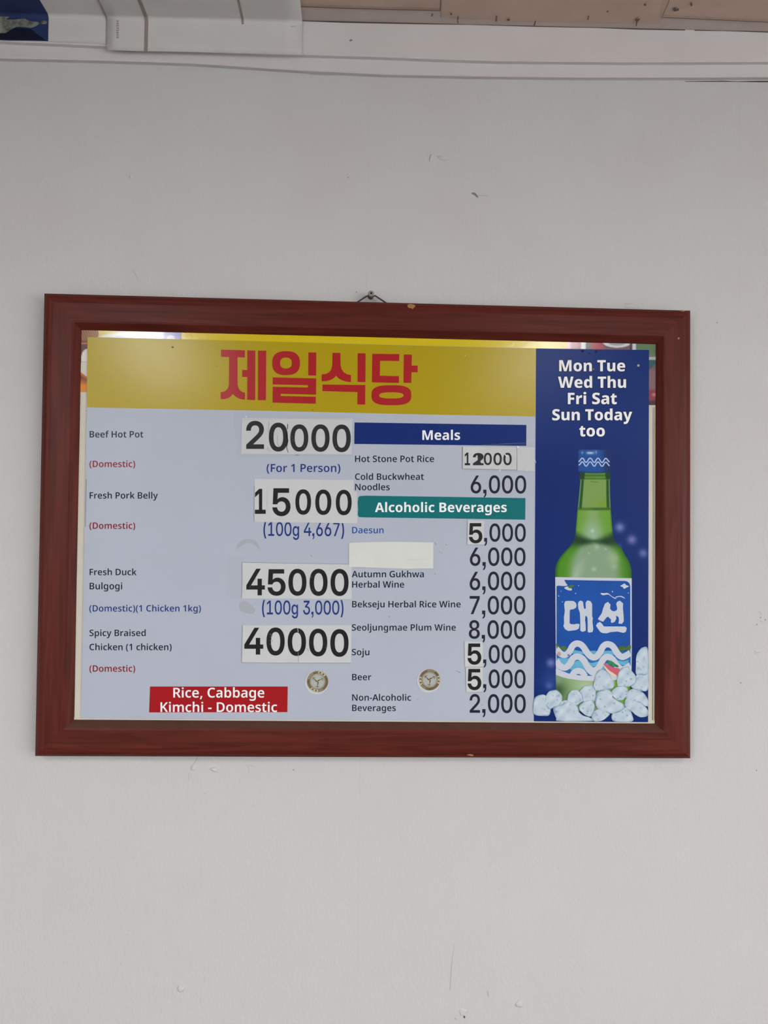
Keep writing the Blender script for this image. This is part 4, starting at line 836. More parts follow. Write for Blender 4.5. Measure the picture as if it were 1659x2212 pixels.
rings.append(at_many(mix(QO, QB, 0.16), -0.0292))
rings.append(at_many(mix(QO, QB, 0.30), Y_FACE))
rings.append(at_many(mix(QO, QB, 0.93), Y_FACE))
rings.append(at_many(QB, Y_FACE + 0.0006))
rings.append(at_many(mix(QB, QC, 0.9), -0.0212))
rings.append(at_many(QC, Y_SIGHT))
c_in = at_many(QC, Y_SIGHT); c_in[:, 1] = -0.0175
c_cen = c_in.mean(0)
c_out = c_in + (c_in - c_cen) * 0.012
rings.append(c_in)
rings.append(c_out)
cb = c_out.copy(); cb[:, 1] = Y_BACK
rings.append(cb)
rail_labels = ['top wooden frame rail with a small chip', 'right wooden frame rail', 'bottom wooden frame rail', 'left wooden frame rail']
for k in range(4):
    a, b = k, (k + 1) % 4
    V, F = [], []
    nseg = 12
    for rg in rings:
        for s in range(nseg + 1):
            V.append(rg[a] + (rg[b] - rg[a]) * s / nseg)
    nr = len(rings)
    w = nseg + 1
    for i in range(nr):
        j = (i + 1) % nr
        for s in range(nseg):
            F.append((i * w + s, i * w + s + 1, j * w + s + 1, j * w + s))
    F += [tuple(i * w for i in range(nr)), tuple(i * w + nseg for i in range(nr))[::-1]]
    o = link_mesh('frame_rail', V, F, M_WOODH if k % 2 == 0 else M_WOODV, framed, rail_labels[k])
    bm = bmesh.new()
    bm.from_mesh(o.data)
    bmesh.ops.recalc_face_normals(bm, faces=bm.faces)
    bm.to_mesh(o.data)
    bm.free()
    if k == 0:
        top_rail = o
    if k == 1:
        right_rail = o
    if k == 2:
        bottom_rail = o
        o.data.materials.append(M_BEVELSHEEN)          # grey reflection painted onto the upward-facing inner ledge
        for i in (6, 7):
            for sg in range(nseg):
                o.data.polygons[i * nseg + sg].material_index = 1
print_flat('wood_chip', [[crv([(880.5, 658.5), (885, 656.5), (890, 657), (896, 659), (896.8, 662), (893, 666), (890.5, 667.5), (888, 665.5), (884, 665.5), (880.5, 663)], 3)]], -0.0305, M_CHIP, top_rail, 'pale chip in the wood')
print_flat('wood_chip', [[ellipse(1466, 731, 2.1, 2.6, 12)]], -0.0303, M_CHIP, right_rail, 'pale speck')
print_flat('wood_chip', [[crv([(1008, 1630.5), (1016, 1629), (1023, 1631), (1020, 1633.5), (1014, 1632)], 3)]], -0.0303, M_CHIP, bottom_rail, 'pale scratch')
print_flat('wood_chip', [[crv([(1466, 670.2), (1472, 669.6), (1480, 671), (1477, 673), (1470, 672)], 3)]], -0.0285, M_CHIP, top_rail, 'pale scuffed corner')

# hanging cord and nail
nail_c = at(801.5, 636.5, -0.010)
def cord_pts(lst):
    return [at(x, y, yy).tolist() for x, y, yy in lst]
tube('hanging_cord', cord_pts([(700, 700, -0.004), (745, 668, -0.006), (768, 655.5, -0.009), (786, 643.5, -0.011), (795, 638.5, -0.012), (799, 640.5, -0.0135),
                               (801.5, 644, -0.014), (805, 641.5, -0.0135), (810, 638.5, -0.012), (822, 646.5, -0.011), (838, 657, -0.009), (860, 671, -0.006), (905, 702, -0.004)]),
     0.00125, M_CORD, framed, 'grey-brown hanging cord')
tube('cord_knot', cord_pts([(796, 641, -0.0115), (798, 644.5, -0.012), (801, 645.5, -0.0125), (805, 643.5, -0.012)]), 0.0016, M_CORD, framed, 'dark knot of the cord')
def lathe_y(name, c, prof, material, parent=None, label=None, origin=None, seg=20):
    V, F = [], []
    for r, y in prof:
        for k in range(seg):
            a = 2 * math.pi * k / seg
            V.append((c[0] + r * math.cos(a), y, c[2] + r * math.sin(a)))
    for i in range(len(prof) - 1):
        for k in range(seg):
            F.append((i * seg + k, i * seg + (k + 1) % seg, (i + 1) * seg + (k + 1) % seg, (i + 1) * seg + k))
    F.append(tuple(range(seg)))
    F.append(tuple((len(prof) - 1) * seg + k for k in range(seg))[::-1])
    o = link_mesh(name, V, F, material, parent, label, origin, smooth=False)
    bm = bmesh.new()
    bm.from_mesh(o.data)
    bmesh.ops.recalc_face_normals(bm, faces=bm.faces)
    bm.to_mesh(o.data)
    bm.free()
    return o
nail = lathe_y('hanging_screw', at(801.5, 634.5, -0.016), [(0.0016, 0.004), (0.0016, -0.0140), (0.0046, -0.0142), (0.0048, -0.0160), (0.0036, -0.0172), (0.0026, -0.0172), (0.0024, -0.0164)],
               M_STEEL, None, None, at(801.5, 634.5, -0.0))
tag(nail, 'dull steel screw in the wall that carries the cord of the menu frame', 'screw')
lathe_y('screw_recess', at(801.8, 633.4, -0.0166), [(0.0016, -0.0160), (0.0016, -0.01665)], M_BLACK, nail, 'dark recess of the screw head', seg=10)
# ------------------------------------------------------------------ backing poster seen around the menu panel
cm = np.array(QC).mean(0)
qx = [tuple(np.array(p) + (np.array(p) - cm) / np.linalg.norm(np.array(p) - cm) * 4) for p in QC]
poster = slab('backing_poster', qx, Y_POSTER, Y_POSTER + 0.002, M_CREAM, framed, 'older poster behind the panel, cream at the sides')
YP = Y_POSTER - 0.0002
def sstep(a, b, x):
    t = np.clip((x - a) / (b - a), 0, 1)
    return t * t * (3 - 2 * t)
def blend(c, new, w):
    return c * (1 - w[..., None]) + np.asarray(new, float) * w[..., None]
def topline(x):
    return 713 + (x - 176) * (743.5 - 713) / (1416.7 - 176)
def strip_grid(x0, x1, d0, d1, nx, ny):
    xs = np.linspace(x0, x1, nx)
    t = np.linspace(d0, d1, ny)
    px = np.repeat(xs[None, :], ny, 0)
    py = topline(px) + t[:, None]
    return px, py, np.repeat(t[:, None], nx, 1)
# upper left photograph: ribbed basket, white dish, lavender tile
px, py, dd = strip_grid(173, 392, -4, 24, 150, 22)
c = np.zeros(px.shape + (3,)) + (196, 176, 70)
rib = 0.5 + 0.5 * np.sin((px - (py - 713) * .35) * 1.25)
e = ((px - 180) / 33) ** 2 + ((py - 722) / 26) ** 2
c = blend(c, (214, 168, 96), sstep(1.25, 1.05, e))
c = blend(c, (120, 76, 48), sstep(1.05, .95, e) * 1.0)
c = blend(c, (168, 122, 88), sstep(1.05, .95, e) * rib * .8)
c = blend(c, (206, 203, 196), sstep(1.2, .9, ((px - 262) / 52) ** 2 + ((py - 733) / 13) ** 2))
c = blend(c, (168, 180, 192), sstep(1.2, .8, ((px - 272) / 22) ** 2 + ((py - 727) / 3.5) ** 2))
c = blend(c, (188, 150, 110), sstep(1.2, .7, ((px - 263) / 16) ** 2 + ((py - 716) / 4) ** 2))
c = blend(c, (214, 212, 216), sstep(298, 318, px))
c = blend(c, (128, 122, 166), sstep(346, 358, px))
c = blend(c, (190, 186, 202), sstep(1.1, .9, ((px - 369) / 9) ** 2 + ((py - 733) / 9) ** 2))
grid_print('food_photo', px, py, c, YP, M_PRINTG, poster, 'printed strip with ribbed basket and white dish')
# long yellow strip
print_flat('yellow_strip', [[[(390.5, topline(390) - 4), (1226, topline(1226) - 4), (1226, topline(1226) + 26), (390.5, topline(390) + 26)]]], YP + 0.0001, M_YELLOW2, poster, 'bright yellow printed strip')
# upper right photograph: meat, bowls and herbs
px, py, dd = strip_grid(1225, 1421, -4, 24, 140, 22)
c = np.zeros(px.shape + (3,)) + (150, 88, 92)
c = blend(c, (198, 142, 142), sstep(1236, 1228, px))
c = blend(c, (204, 208, 206), sstep(1253, 1257, px) * sstep(1267, 1264, px))
c = blend(c, (96, 90, 92), sstep(1264, 1268, px) * sstep(1281, 1274, px))
c = blend(c, (160, 66, 76), sstep(1275, 1281, px))
c = blend(c, (110, 84, 92), sstep(1296, 1312, px))
e = ((px - 1333) / 31) ** 2 + ((py - 739) / 12) ** 2
c = blend(c, (196, 198, 206), sstep(1.1, .9, e))
c = blend(c, (150, 148, 158), sstep(.5, .3, e))
c = blend(c, (70, 48, 58), sstep(1358, 1364, px) * sstep(1367, 1364, px))
c = blend(c, (180, 200, 204), sstep(1364, 1368, px) * sstep(1376, 1372, px))
leaf = 0.5 + 0.5 * np.sin(px * 1.9 + py * .9) * np.sin(py * 1.3 - px * .6)
c = blend(c, (62, 100, 62), sstep(1373, 1378, px))
c = blend(c, (132, 150, 120), sstep(1373, 1378, px) * leaf * .7)
grid_print('food_photo', px, py, c, YP, M_PRINTG, poster, 'printed strip with meat slices, bowl and herbs')
# narrow photographs down the two sides
xs = np.linspace(171, 194, 14)
ys = np.linspace(735, 847, 90)
px, py = np.meshgrid(xs, ys)
c = np.zeros(px.shape + (3,)) + (116, 76, 56)
c = blend(c, (184, 112, 62), sstep(740, 741, py) * sstep(744, 743, py))
c = blend(c, (92, 64, 60), sstep(743, 745, py))
e = ((px - 192) / 16.5) ** 2 + ((py - 786) / 33) ** 4
c = blend(c, (206, 202, 194), sstep(1.1, .95, e) * sstep(748, 754, py))
c = blend(c, (170, 164, 158), sstep(780, 781, py) * sstep(784, 782, py) * .8)
c = blend(c, (196, 190, 178), sstep(783, 785, py))
slant = py - (px - 176) * .75
c = blend(c, (176, 92, 34), sstep(804.5, 806, slant))
c = blend(c, (104, 56, 44), sstep(811, 813, slant))
c = blend(c, (206, 124, 22), sstep(812, 836, py) * sstep(811, 813, slant))
grid_print('food_photo', px, py, c, YP - 0.0001, M_PRINTG, poster, 'printed strip with white bowl over orange')
xs = np.linspace(1397, 1420, 14)
ys = np.linspace(764, 875, 90)
px, py = np.meshgrid(xs, ys)
c = np.zeros(px.shape + (3,)) + (76, 104, 78)
leaf = 0.5 + 0.5 * np.sin(px * 1.7 + py * 1.1) * np.sin(py * 1.3 - px * .6)
c = blend(c, (140, 150, 132), leaf * .6)
c = blend(c, (166, 172, 164), sstep(770, 772, py))
c = blend(c, (44, 84, 92), sstep(776, 779, py))
ringp = 0.5 + 0.5 * np.sin(np.sqrt((px - 1398) ** 2 + ((py - 819) * .6) ** 2) * 2.4)
c = blend(c, (112, 86, 90), sstep(796, 802, py + (px - 1402) * .9))
c = blend(c, (150, 122, 122), sstep(796, 802, py) * ringp * .6)
c = blend(c, (128, 54, 62), sstep(838, 846, py))
c = blend(c, (176, 110, 116), sstep(848, 850, py) * sstep(858, 854, py) * sstep(1406, 1411, px))
c = blend(c, (62, 40, 50), sstep(864, 867, py))
grid_print('food_photo', px, py, c, YP - 0.0001, M_PRINTG, poster, 'printed strip with herbs and red slices')
M_LAYER = mat('brown_layer_edge', alb(116, 100, 84), rough=0.7)
line_band('layer_edge', [(1410.8, 880), (1411, 1100), (1410.5, 1330), (1409.8, 1556)], [1, 1.3, 1.5, 2], YP, M_LAYER, poster, 'dark edge between two layers of card')
line_band('layer_edge', [(1413.6, 880), (1413.6, 1556)], [.8, 1.2], YP, M_LAYER, poster, 'dark edge between two layers of card')
line_band('layer_edge', [(172.5, 900), (166, 1200), (160.5, 1550)], [.8, .8, 1], YP, M_LAYER, poster, 'dark edge between two layers of card')

# ------------------------------------------------------------------ menu panel
Y1 = -0.0208
Y2, Y3, Y4, Y5 = Y1 - 0.00012, Y1 - 0.00024, Y1 - 0.00036, Y1 - 0.00048
panel = slab('menu_panel', [(189, 728), (1158, 752.5), (1402, 756), (1400, 1560), (1153, 1558), (175, 1552), (187.5, 880)], Y1, Y_POSTER - 0.0006, M_BODY, framed,
             'pale blue-grey menu panel with yellow header')
print_flat('header_band', [[[(189, 728), (420, 733.5), (700, 741), (1158, 753), (1156, 899.5), (950, 896), (600, 888), (188, 880)]]], Y2, M_YELLOW, panel, 'yellow header band')
s33 = lambda pts: crop(pts, 460, 600, 3.318)
je = [[crv(s33([(116, 568), (176, 570)]), 1) if False else s33([(58, 515), (229, 520), (229, 571), (176, 570), (177, 765), (182, 788), (195, 808), (212, 820), (230, 824), (230, 874), (205, 871), (180, 863), (160, 850), (143, 833), (128, 850), (108, 864), (84, 870), (55, 870), (55, 820), (76, 817), (94, 808), (107, 792), (114, 770), (116, 568), (58, 567)])],
      [s33([(246, 520), (304, 522), (303, 877), (245, 875), (246, 712), (210, 711), (210, 660), (246, 661)])],
      [s33([(323, 522), (382, 523), (380, 878), (322, 877)])]]
il = [[s33(ellipse(524, 612, 100, 86, 48, 2.5)), s33(ellipse(523, 611, 42, 39, 36, 2.4))],
      [s33([(684, 535), (741, 536), (740, 702), (683, 700)])],
      [s33([(428, 714), (740, 721), (739, 838), (486, 832), (485, 847), (738, 853), (737, 903), (427, 895), (428, 781), (681, 786), (681, 770), (428, 765)])]]
sik = [[s33([(857, 538), (914, 539), (915, 625), (922, 655), (938, 678), (960, 691), (989, 697), (989, 748), (958, 745), (928, 736), (903, 722), (882, 702), (866, 720), (842, 733), (812, 741), (779, 742), (779, 692), (808, 690), (832, 678), (848, 658), (855, 625)])],
       [s33([(1037, 541), (1094, 542), (1093, 748), (1036, 747)])],
       [s33([(785, 765), (1092, 769), (1091, 909), (1034, 908), (1036, 820), (784, 812)])]]
dang = [[s33([(1142, 545), (1336, 547), (1335, 597), (1198, 595), (1196, 702), (1334, 705), (1333, 754), (1139, 750)])],
        [s33([(1368, 550), (1426, 551), (1424, 629), (1468, 630), (1467, 678), (1423, 677), (1421, 754), (1366, 753)])],
        [s33(ellipse(1279, 842, 143, 72, 56, 2.9)), s33(ellipse(1279, 843, 87, 22, 44, 2.6))]]
for sh in (je, il, sik, dang):
    print_flat('title_letter', sh, Y3, M_RED, panel, 'red Korean title letter')

def words(text, x0, x1, base, material, y=Y2, style='semi', label=None, name='menu_lettering'):
    return print_flat(name, text_shapes(style, text, x0, x1, base), y, material, panel, label)
words('Beef Hot Pot', 193.6, 309.5, 945, M_INKGREY, label='dark grey line Beef Hot Pot')
words('(Domestic)', 193.2, 292, 1009, M_INKREDP, label='faded red line (Domestic) below Beef Hot Pot')
words('Fresh Pork Belly', 193.6, 341, 1077, M_INK, label='dark line Fresh Pork Belly')
words('(Domestic)', 193.2, 292, 1142.4, M_INKRED, label='dark red line (Domestic) below Fresh Pork Belly')
words('Fresh Duck', 193.6, 295, 1242.5, M_INK, label='dark line Fresh Duck')
words('Bulgogi', 193.6, 264, 1273, M_INK, label='dark line Bulgogi')
words('(Domestic)(1 Chicken 1kg)', 193, 434, 1321, M_INKBLUE, label='navy line (Domestic)(1 Chicken 1kg)')
words('Spicy Braised', 193.3, 314.7, 1374, M_INK, label='dark line Spicy Braised')
words('Chicken (1 chicken)', 193.3, 370.7, 1404.5, M_INK, label='dark line Chicken (1 chicken)')
words('(Domestic)', 193.2, 292, 1451, M_INKRED, label='dark red line (Domestic) below Chicken')
words('(For 1 Person)', 575.9, 735.2, 1019.5, M_INKBLUE, label='navy line (For 1 Person)')
print_flat('menu_lettering', text_shapes('gram', '(100g 4,667)', 569, 743.3, 1158, 1127.5, '0', 0.004), Y2, M_INKBLUE, panel, 'navy line (100g 4,667), cut off at the top')
print_flat('menu_lettering', text_shapes('gram', '(100g 3,000)', 566, 742, 1327.7, 1296.8, '0', 0.002), Y2, M_INKBLUE, panel, 'navy line (100g 3,000)')
print_flat('heading_bar', [[[(765.7, 912.5), (1137, 917.9), (1136.8, 963.2), (765.2, 959)]]], Y2, M_BLUE, panel, 'dark blue heading bar')
words('Meals', 912.4, 993.8, 950.2, M_WHITEINK, Y3, 'bold', 'white word Meals', 'heading_lettering')
words('Hot Stone Pot Rice', 767, 937.6, 998, M_INK, label='dark line Hot Stone Pot Rice')
words('Cold Buckwheat', 767, 915.6, 1036.5, M_INK, label='dark line Cold Buckwheat')
words('Noodles', 767, 841.9, 1059, M_INK, label='dark line Noodles')
print_flat('heading_bar', [[[(777.5, 1071.5), (790, 1070.8), (950, 1073), (1135, 1076), (1134.7, 1122.6), (960, 1120), (790, 1117.6), (775, 1117), (772.8, 1112), (773.5, 1100), (772.6, 1086), (774, 1074)]]], Y2, M_TEAL, panel, 'teal heading bar with a worn left end')
words('Alcoholic Beverages', 810, 1094.6, 1106.2, M_WHITEINK, Y3, 'bold', 'white words Alcoholic Beverages', 'heading_lettering')
words('Daesun', 760.7, 828.6, 1152, M_INKSKY)
words('Autumn Gukhwa', 760, 915.6, 1247, M_INK, label='dark line Autumn Gukhwa')
words('Herbal Wine', 760.7, 873, 1269.3, M_INK, label='dark line Herbal Wine')
words('Bekseju Herbal Rice Wine', 760.7, 995, 1312, M_INK)
words('Seoljungmae Plum Wine', 760, 984.6, 1362.2, M_INK)
words('Soju', 760, 798, 1415.5, M_INK, label='dark word Soju')
words('Beer', 760.7, 802, 1469.3, M_INK, label='dark word Beer')
words('Non-Alcoholic', 760.7, 888, 1513.6, M_INK, label='dark line Non-Alcoholic')
words('Beverages', 760.7, 855, 1536, M_INK, label='dark line Beverages')
print_flat('notice_box', [[[(324, 1483), (621.6, 1483), (620.8, 1538.4), (322, 1539)]]], Y2, M_REDBOX, panel, 'red notice box')
words('Rice, Cabbage', 374.3, 570.9, 1506.8, M_WHITEINK, Y3, 'semi', 'white words Rice, Cabbage', 'notice_lettering')
words('Kimchi - Domestic', 346.6, 598.6, 1538, M_WHITEINK, Y3, 'semi', 'white words Kimchi - Domestic', 'notice_lettering')
for text, x0, x1, base, top in (('6,000', 1016.7, 1136.8, 1066, 1026.5), (',000', 1045.5, 1135.8, 1170.4, 1130.5), ('6,000', 1015, 1135.3, 1222.6, 1182.2),
                                ('6,000', 1014.5, 1135, 1275.2, 1234.4), ('7,000', 1014.5, 1135, 1327.4, 1286.8), ('8,000', 1012.7, 1135.2, 1380, 1339.4),
                                (',000', 1043.7, 1135.2, 1433.2, 1392.6), (',000', 1043.7, 1135.4, 1486.8, 1445.8), ('2,000', 1014.5, 1135.8, 1540.4, 1499)):
    print_flat('price_lettering', text_shapes('figure', text, x0, x1, base, top, '0', 0.004), Y2, M_PRICE, panel, 'dark printed price ' + text if text[0] != ',' else 'dark printed price tail ,000')
# rub marks on the panel
M_SMUDGE = mat('grey_smudge', alb(158, 162, 170), rough=0.6)
print_flat('smudge', [[crv([(510, 1187), (514, 1175), (524, 1167), (538, 1164), (551, 1168), (558, 1176), (561, 1188), (555, 1182), (548, 1176), (538, 1173), (526, 1176), (516, 1184)], 4)]], Y2, M_SMUDGE, panel, 'grey glue smudge')
print_flat('smudge', [[crv([(517, 1303), (530, 1298), (545, 1309), (551, 1318), (545, 1326), (530, 1324), (519, 1318)], 4)]], Y2, M_SMUDGE, panel)
for pts in ([(940, 1172), (942, 1178)], [(671, 1199.5), (674.5, 1202)], [(949, 1191), (949.6, 1193)], [(954, 1193), (954.6, 1195)], [(939, 1238), (941, 1241)], [(963, 1176), (965, 1178)],
            [(186.5, 886), (187.5, 888)], [(840.5, 1330), (840.5, 1334)], [(1040, 1524), (1042, 1522)], [(985, 1449), (995, 1453)], [(902, 1511), (903.5, 1512)]):
    line_band('scratch', pts, 1.1, Y2, M_EDGE, panel)
line_band('scratch', [(186.3, 1034), (185.5, 1080), (184.4, 1138)], 1.2, Y2, M_EDGE, panel)
for (x, y, r, mm) in ((373, 750, 2.4, M_GOLD), (467.5, 791.5, 1.1, M_GOLD), (1005, 768, 1.6, M_GOLDL), (586, 880, 1, M_GOLDD), (675, 885.5, 1.2, M_GOLDD)):
    print_flat('speck', [[ellipse(x, y, r, r * .8, 10)]], Y3, mm, panel)

# ------------------------------------------------------------------ blue picture panel with the bottle
nx, ny = 84, 270
u = np.linspace(0, 1, nx)[None, :].repeat(ny, 0)
v = np.linspace(0, 1, ny)[:, None].repeat(nx, 1)
px = (1158 - 5 * v) * (1 - u) + (1402 - 2 * v) * u
py = (752.7 + 805.3 * v) * (1 - u) + (756 + 804 * v) * u
c = np.zeros(px.shape + (3,)) + (9, 37, 101)
c = blend(c, (20, 50, 114), sstep(1010, 930, py) * .35)
for (gx, gy, r, col, a) in ((1339, 1139, 14, (116, 122, 176), .95), (1365, 1166, 14, (116, 118, 172), .9), (1389.5, 1195, 13, (110, 112, 166), .85), (1337, 1181, 9, (90, 100, 160), .6),
                            (1190, 1432, 13, (120, 124, 178), .85), (1186, 1481, 10, (104, 124, 180), .75), (1192, 1470, 36, (48, 74, 140), .6)):
    c = blend(c, col, np.exp(-((px - gx) ** 2 + (py - gy) ** 2) / (2 * (r * .5) ** 2)) * a)
picture = grid_print('picture_panel', px, py, c, Y2, M_PRINT, framed, 'dark blue picture panel with a green bottle')

def day(text, x0, x1, base):
    sh = text_shapes('heavy', text, x0, x1, base)
    print_flat('day_outline', grow(sh, 1.0), Y3, M_DARKINK, picture, 'thin dark outline')
    print_flat('day_lettering', sh, Y4, M_WHITEINK, picture, 'bold white words ' + text)
day('Mon Tue', 1207.9, 1350.5, 802)
day('Wed Thu', 1205.4, 1352.4, 837.7)
day('Fri Sat', 1226.7, 1332.3, 873)
day('Sun Today', 1192.9, 1365.7, 907.9)
day('too', 1251.3, 1306.6, 942.7)
for (x, y, r, mm) in ((1379, 789.5, 2.6, M_GOLDL), (1282, 797.5, 2.2, M_GOLD), (1258.5, 758.5, 3, M_DARKINK), (1287.5, 759.5, 2.8, M_DARKINK), (1273, 764, 1.6, M_DARKINK)):
    print_flat('speck', [[ellipse(x, y, r, r, 10)]], Y3, mm, picture)

# the bottle: glass
prof = np.array([(1019.5, 1255, 1316), (1022, 1252, 1318.6), (1027, 1253, 1318), (1031, 1251, 1319.8), (1035, 1252, 1318.8), (1037, 1253.4, 1317.6), (1070, 1250.4, 1318.2), (1102, 1247.3, 1319.6),
                 (1130, 1245, 1321.6), (1148, 1243.5, 1323.4), (1162, 1241.4, 1325.2), (1172, 1236.6, 1331), (1181, 1230, 1340), (1190, 1221.5, 1345.5), (1200, 1212.6, 1350.8), (1208, 1207, 1356),
                 (1216, 1203, 1360), (1224, 1200.4, 1362.4), (1232, 1199.4, 1363.8), (1246, 1199.2, 1364.2), (1400, 1199.6, 1364.4), (1540, 1202, 1364)])
def bottle_grid(y0, y1, ny, nx):
    ys = np.linspace(y0, y1, ny)[:, None].repeat(nx, 1)
    us = np.linspace(0, 1, nx)[None, :].repeat(ny, 0)
    L = np.interp(ys, prof[:, 0], prof[:, 1])
    R = np.interp(ys, prof[:, 0], prof[:, 2])
    return L + (R - L) * us, ys, us
px, py, us = bottle_grid(1019.5, 1250, 170, 60)
c = np.zeros(px.shape + (3,)) + (104, 140, 70)
edge = np.abs(us - .5) * 2
rng = np.random.default_rng(3)
# mouth ring
w = sstep(1036.6, 1035, py)
c = blend(c, (92, 134, 54), w)
c = blend(c, (58, 100, 32), w * (0.5 + 0.5 * np.cos((py - 1019.5) / 7.6 * 2 * np.pi)))
c = blend(c, (26, 62, 36), w * sstep(.62, .72, edge))
# neck above the liquid
w = sstep(1035, 1036.8, py) * sstep(1101, 1099, py)
c = blend(c, (116, 146, 78), w)
c = blend(c, (112, 146, 52), w * sstep(1060, 1095, py) * sstep(.25, .8, us))
c = blend(c, (36, 76, 30), w * sstep(.72, .78, edge))
c = blend(c, (96, 132, 92), w * sstep(.90, .94, edge))
c = blend(c, (34, 74, 34), w * sstep(.965, .985, edge))
c = blend(c, (58, 96, 32), sstep(1095, 1098, py) * sstep(1103.5, 1101, py) * (.7 + .3 * sstep(.3, .6, us)))
# neck below the liquid line
w = sstep(1102, 1104, py) * sstep(1185, 1160, py)
c = blend(c, (96, 146, 44), w)
c = blend(c, (122, 154, 96), w * np.exp(-((us - .45) / .24) ** 2))
c = blend(c, (140, 168, 142), w * np.exp(-((us - .45) / .26) ** 2) * sstep(1110, 1150, py) * .9)
c = blend(c, (60, 118, 26), w * sstep(.9, 1.0, edge))
# shoulders
sh = sstep(1165, 1182, py + 8 * edge)
c = blend(c, (70, 130, 28), sh)
body = np.exp(-(np.clip(np.abs(us - .52) - .24, 0, 1) / .10) ** 2)
c = blend(c, (124, 150, 120), sh * body)
c = blend(c, (148, 170, 142), sh * np.exp(-((us - .27 - (1246 - py) * .002) / .06) ** 2) * sstep(1195, 1240, py))
c = blend(c, (150, 172, 136), sh * np.exp(-((px - 1327) / 12) ** 2 - ((py - 1205) / 14) ** 2) * .7)
c = blend(c, (40, 88, 22), sh * sstep(.88, 1.0, edge) * .9)
c = blend(c, (56, 106, 26), sh * sstep(.85, 1.0, us) * .6)
# dark swirl where neck meets shoulder
curve = 1166 - 14 * edge ** 2.2
dk = np.exp(-((py - curve - 3 - 9 * edge ** 1.5) / (4.0 + 12 * edge)) ** 2) * (.7 + .3 * sstep(.1, .6, edge)) * 1.1
c = blend(c, (30, 62, 36), np.clip(dk, 0, 1) * sstep(1150, 1160, py + 8 * edge))
for (gx, gy, r, col, a) in ((1279.5, 1147, 5, (176, 202, 178), .9), (1289, 1182, 6, (158, 184, 156), .7), (1272, 1195, 2.6, (158, 186, 150), .7), (1283, 1229.5, 5.5, (164, 188, 162), .8), (1327, 1224, 7, (150, 178, 152), .6),
                            (1308, 1186, 2.4, (170, 190, 158), .8)):
    c = blend(c, col, np.exp(-((px - gx) ** 2 + (py - gy) ** 2) / (2 * (r * .55) ** 2)) * a)
grid_print('printed_bottle', px, py, c, Y3, M_PRINT, picture, 'green glass bottle, upper part')
px, py, us = bottle_grid(1450, 1536, 60, 60)
c = np.zeros(px.shape + (3,)) + (128, 158, 110)
c = blend(c, (158, 180, 146), np.exp(-((us - .4) / .14) ** 2 - ((py - 1482) / 18) ** 2))
c = blend(c, (110, 150, 76), sstep(.45, .62, us))
c = blend(c, (104, 160, 40), sstep(.7, .78, us))
c = blend(c, (54, 84, 54), np.exp(-((us - .02) / .12) ** 2 - ((py - 1492) / 22) ** 2))
c = blend(c, (116, 140, 112), np.exp(-((us - .04) / .05) ** 2 - ((py - 1468) / 8) ** 2))
c = blend(c, (28, 62, 34), sstep(.95, 1, us) * .9)
c = blend(c, (70, 112, 46), sstep(1490, 1530, py) * .6 * sstep(.5, .1, us))
grid_print('printed_bottle', px, py, c, Y3, M_PRINT, picture, 'green glass bottle, lower part')
line_band('bottle_mark', [(1276, 1040), (1283, 1041), (1293, 1041.5)], 1.2, Y4, mat('dark_green_ink', alb(64, 98, 44)), picture)
# cap
ys = np.linspace(971.5, 1020, 40)[:, None].repeat(50, 1)
us = np.linspace(0, 1, 50)[None, :].repeat(40, 0)
Lc = np.interp(ys, [971.5, 974, 980, 1018, 1020], [1251.5, 1249.5, 1249, 1248.8, 1251])
Rc = np.interp(ys, [971.5, 974, 980, 1018, 1020], [1317, 1319.5, 1320.5, 1322, 1320])
px, py = Lc + (Rc - Lc) * us, ys + 2.2 * (1 - (2 * us - 1) ** 2) * sstep(1000, 1020, ys) - 2.2 * (1 - (2 * us - 1) ** 2) * sstep(990, 972, ys) * .0
c = np.zeros(px.shape + (3,)) + (28, 74, 140)
c = blend(c, (24, 42, 92), sstep(.6, .95, us))
c = blend(c, (30, 58, 120), sstep(.08, 0, us))
stripes = 0.5 + 0.5 * np.sin(us * 95)
c = blend(c, (46, 84, 148), sstep(984, 976, ys) * stripes * .5 * sstep(.9, .5, us))
c = blend(c, (176, 200, 214), np.exp(-((us - .36) / .11) ** 4 - ((ys - 978.5) / 2.6) ** 2) * .95)
c = blend(c, (150, 180, 204), np.exp(-((us - .53) / .05) ** 2 - ((ys - 977) / 4) ** 2) * stripes)
c = blend(c, (110, 150, 190), np.exp(-((us - .12) / .03) ** 2 - ((ys - 978) / 3) ** 2) * .9)
c = blend(c, (18, 44, 78), sstep(1015, 1020, ys) * .8)
grid_print('printed_cap', px, py, c, Y4, M_PRINT, picture, 'blue ribbed bottle cap')
M_CAPW = mat('cap_wave_ink', alb(160, 178, 214), rough=0.45)
s15 = lambda pts: crop(pts, 1230, 960, 15.08)
for dy in (0, 122):
    pts = [(300, 565 + dy * .9), (350, 520 + dy), (385, 465 + dy), (430, 450 + dy * .98), (470, 490 + dy), (510, 565 + dy), (560, 580 + dy), (610, 510 + dy), (650, 455 + dy), (700, 455 + dy), (740, 505 + dy), (780, 570 + dy), (830, 580 + dy),
           (870, 510 + dy), (905, 460 + dy), (950, 455 + dy), (990, 505 + dy), (1030, 570 + dy), (1080, 585 + dy), (1125, 520 + dy), (1160, 465 + dy), (1205, 462 + dy), (1250, 515 + dy), (1305, 580 + dy)]
    line_band('cap_wave', crv(s15(pts), 3, closed=False), 2.6, Y5, M_CAPW, picture, 'pale wavy line on the cap')

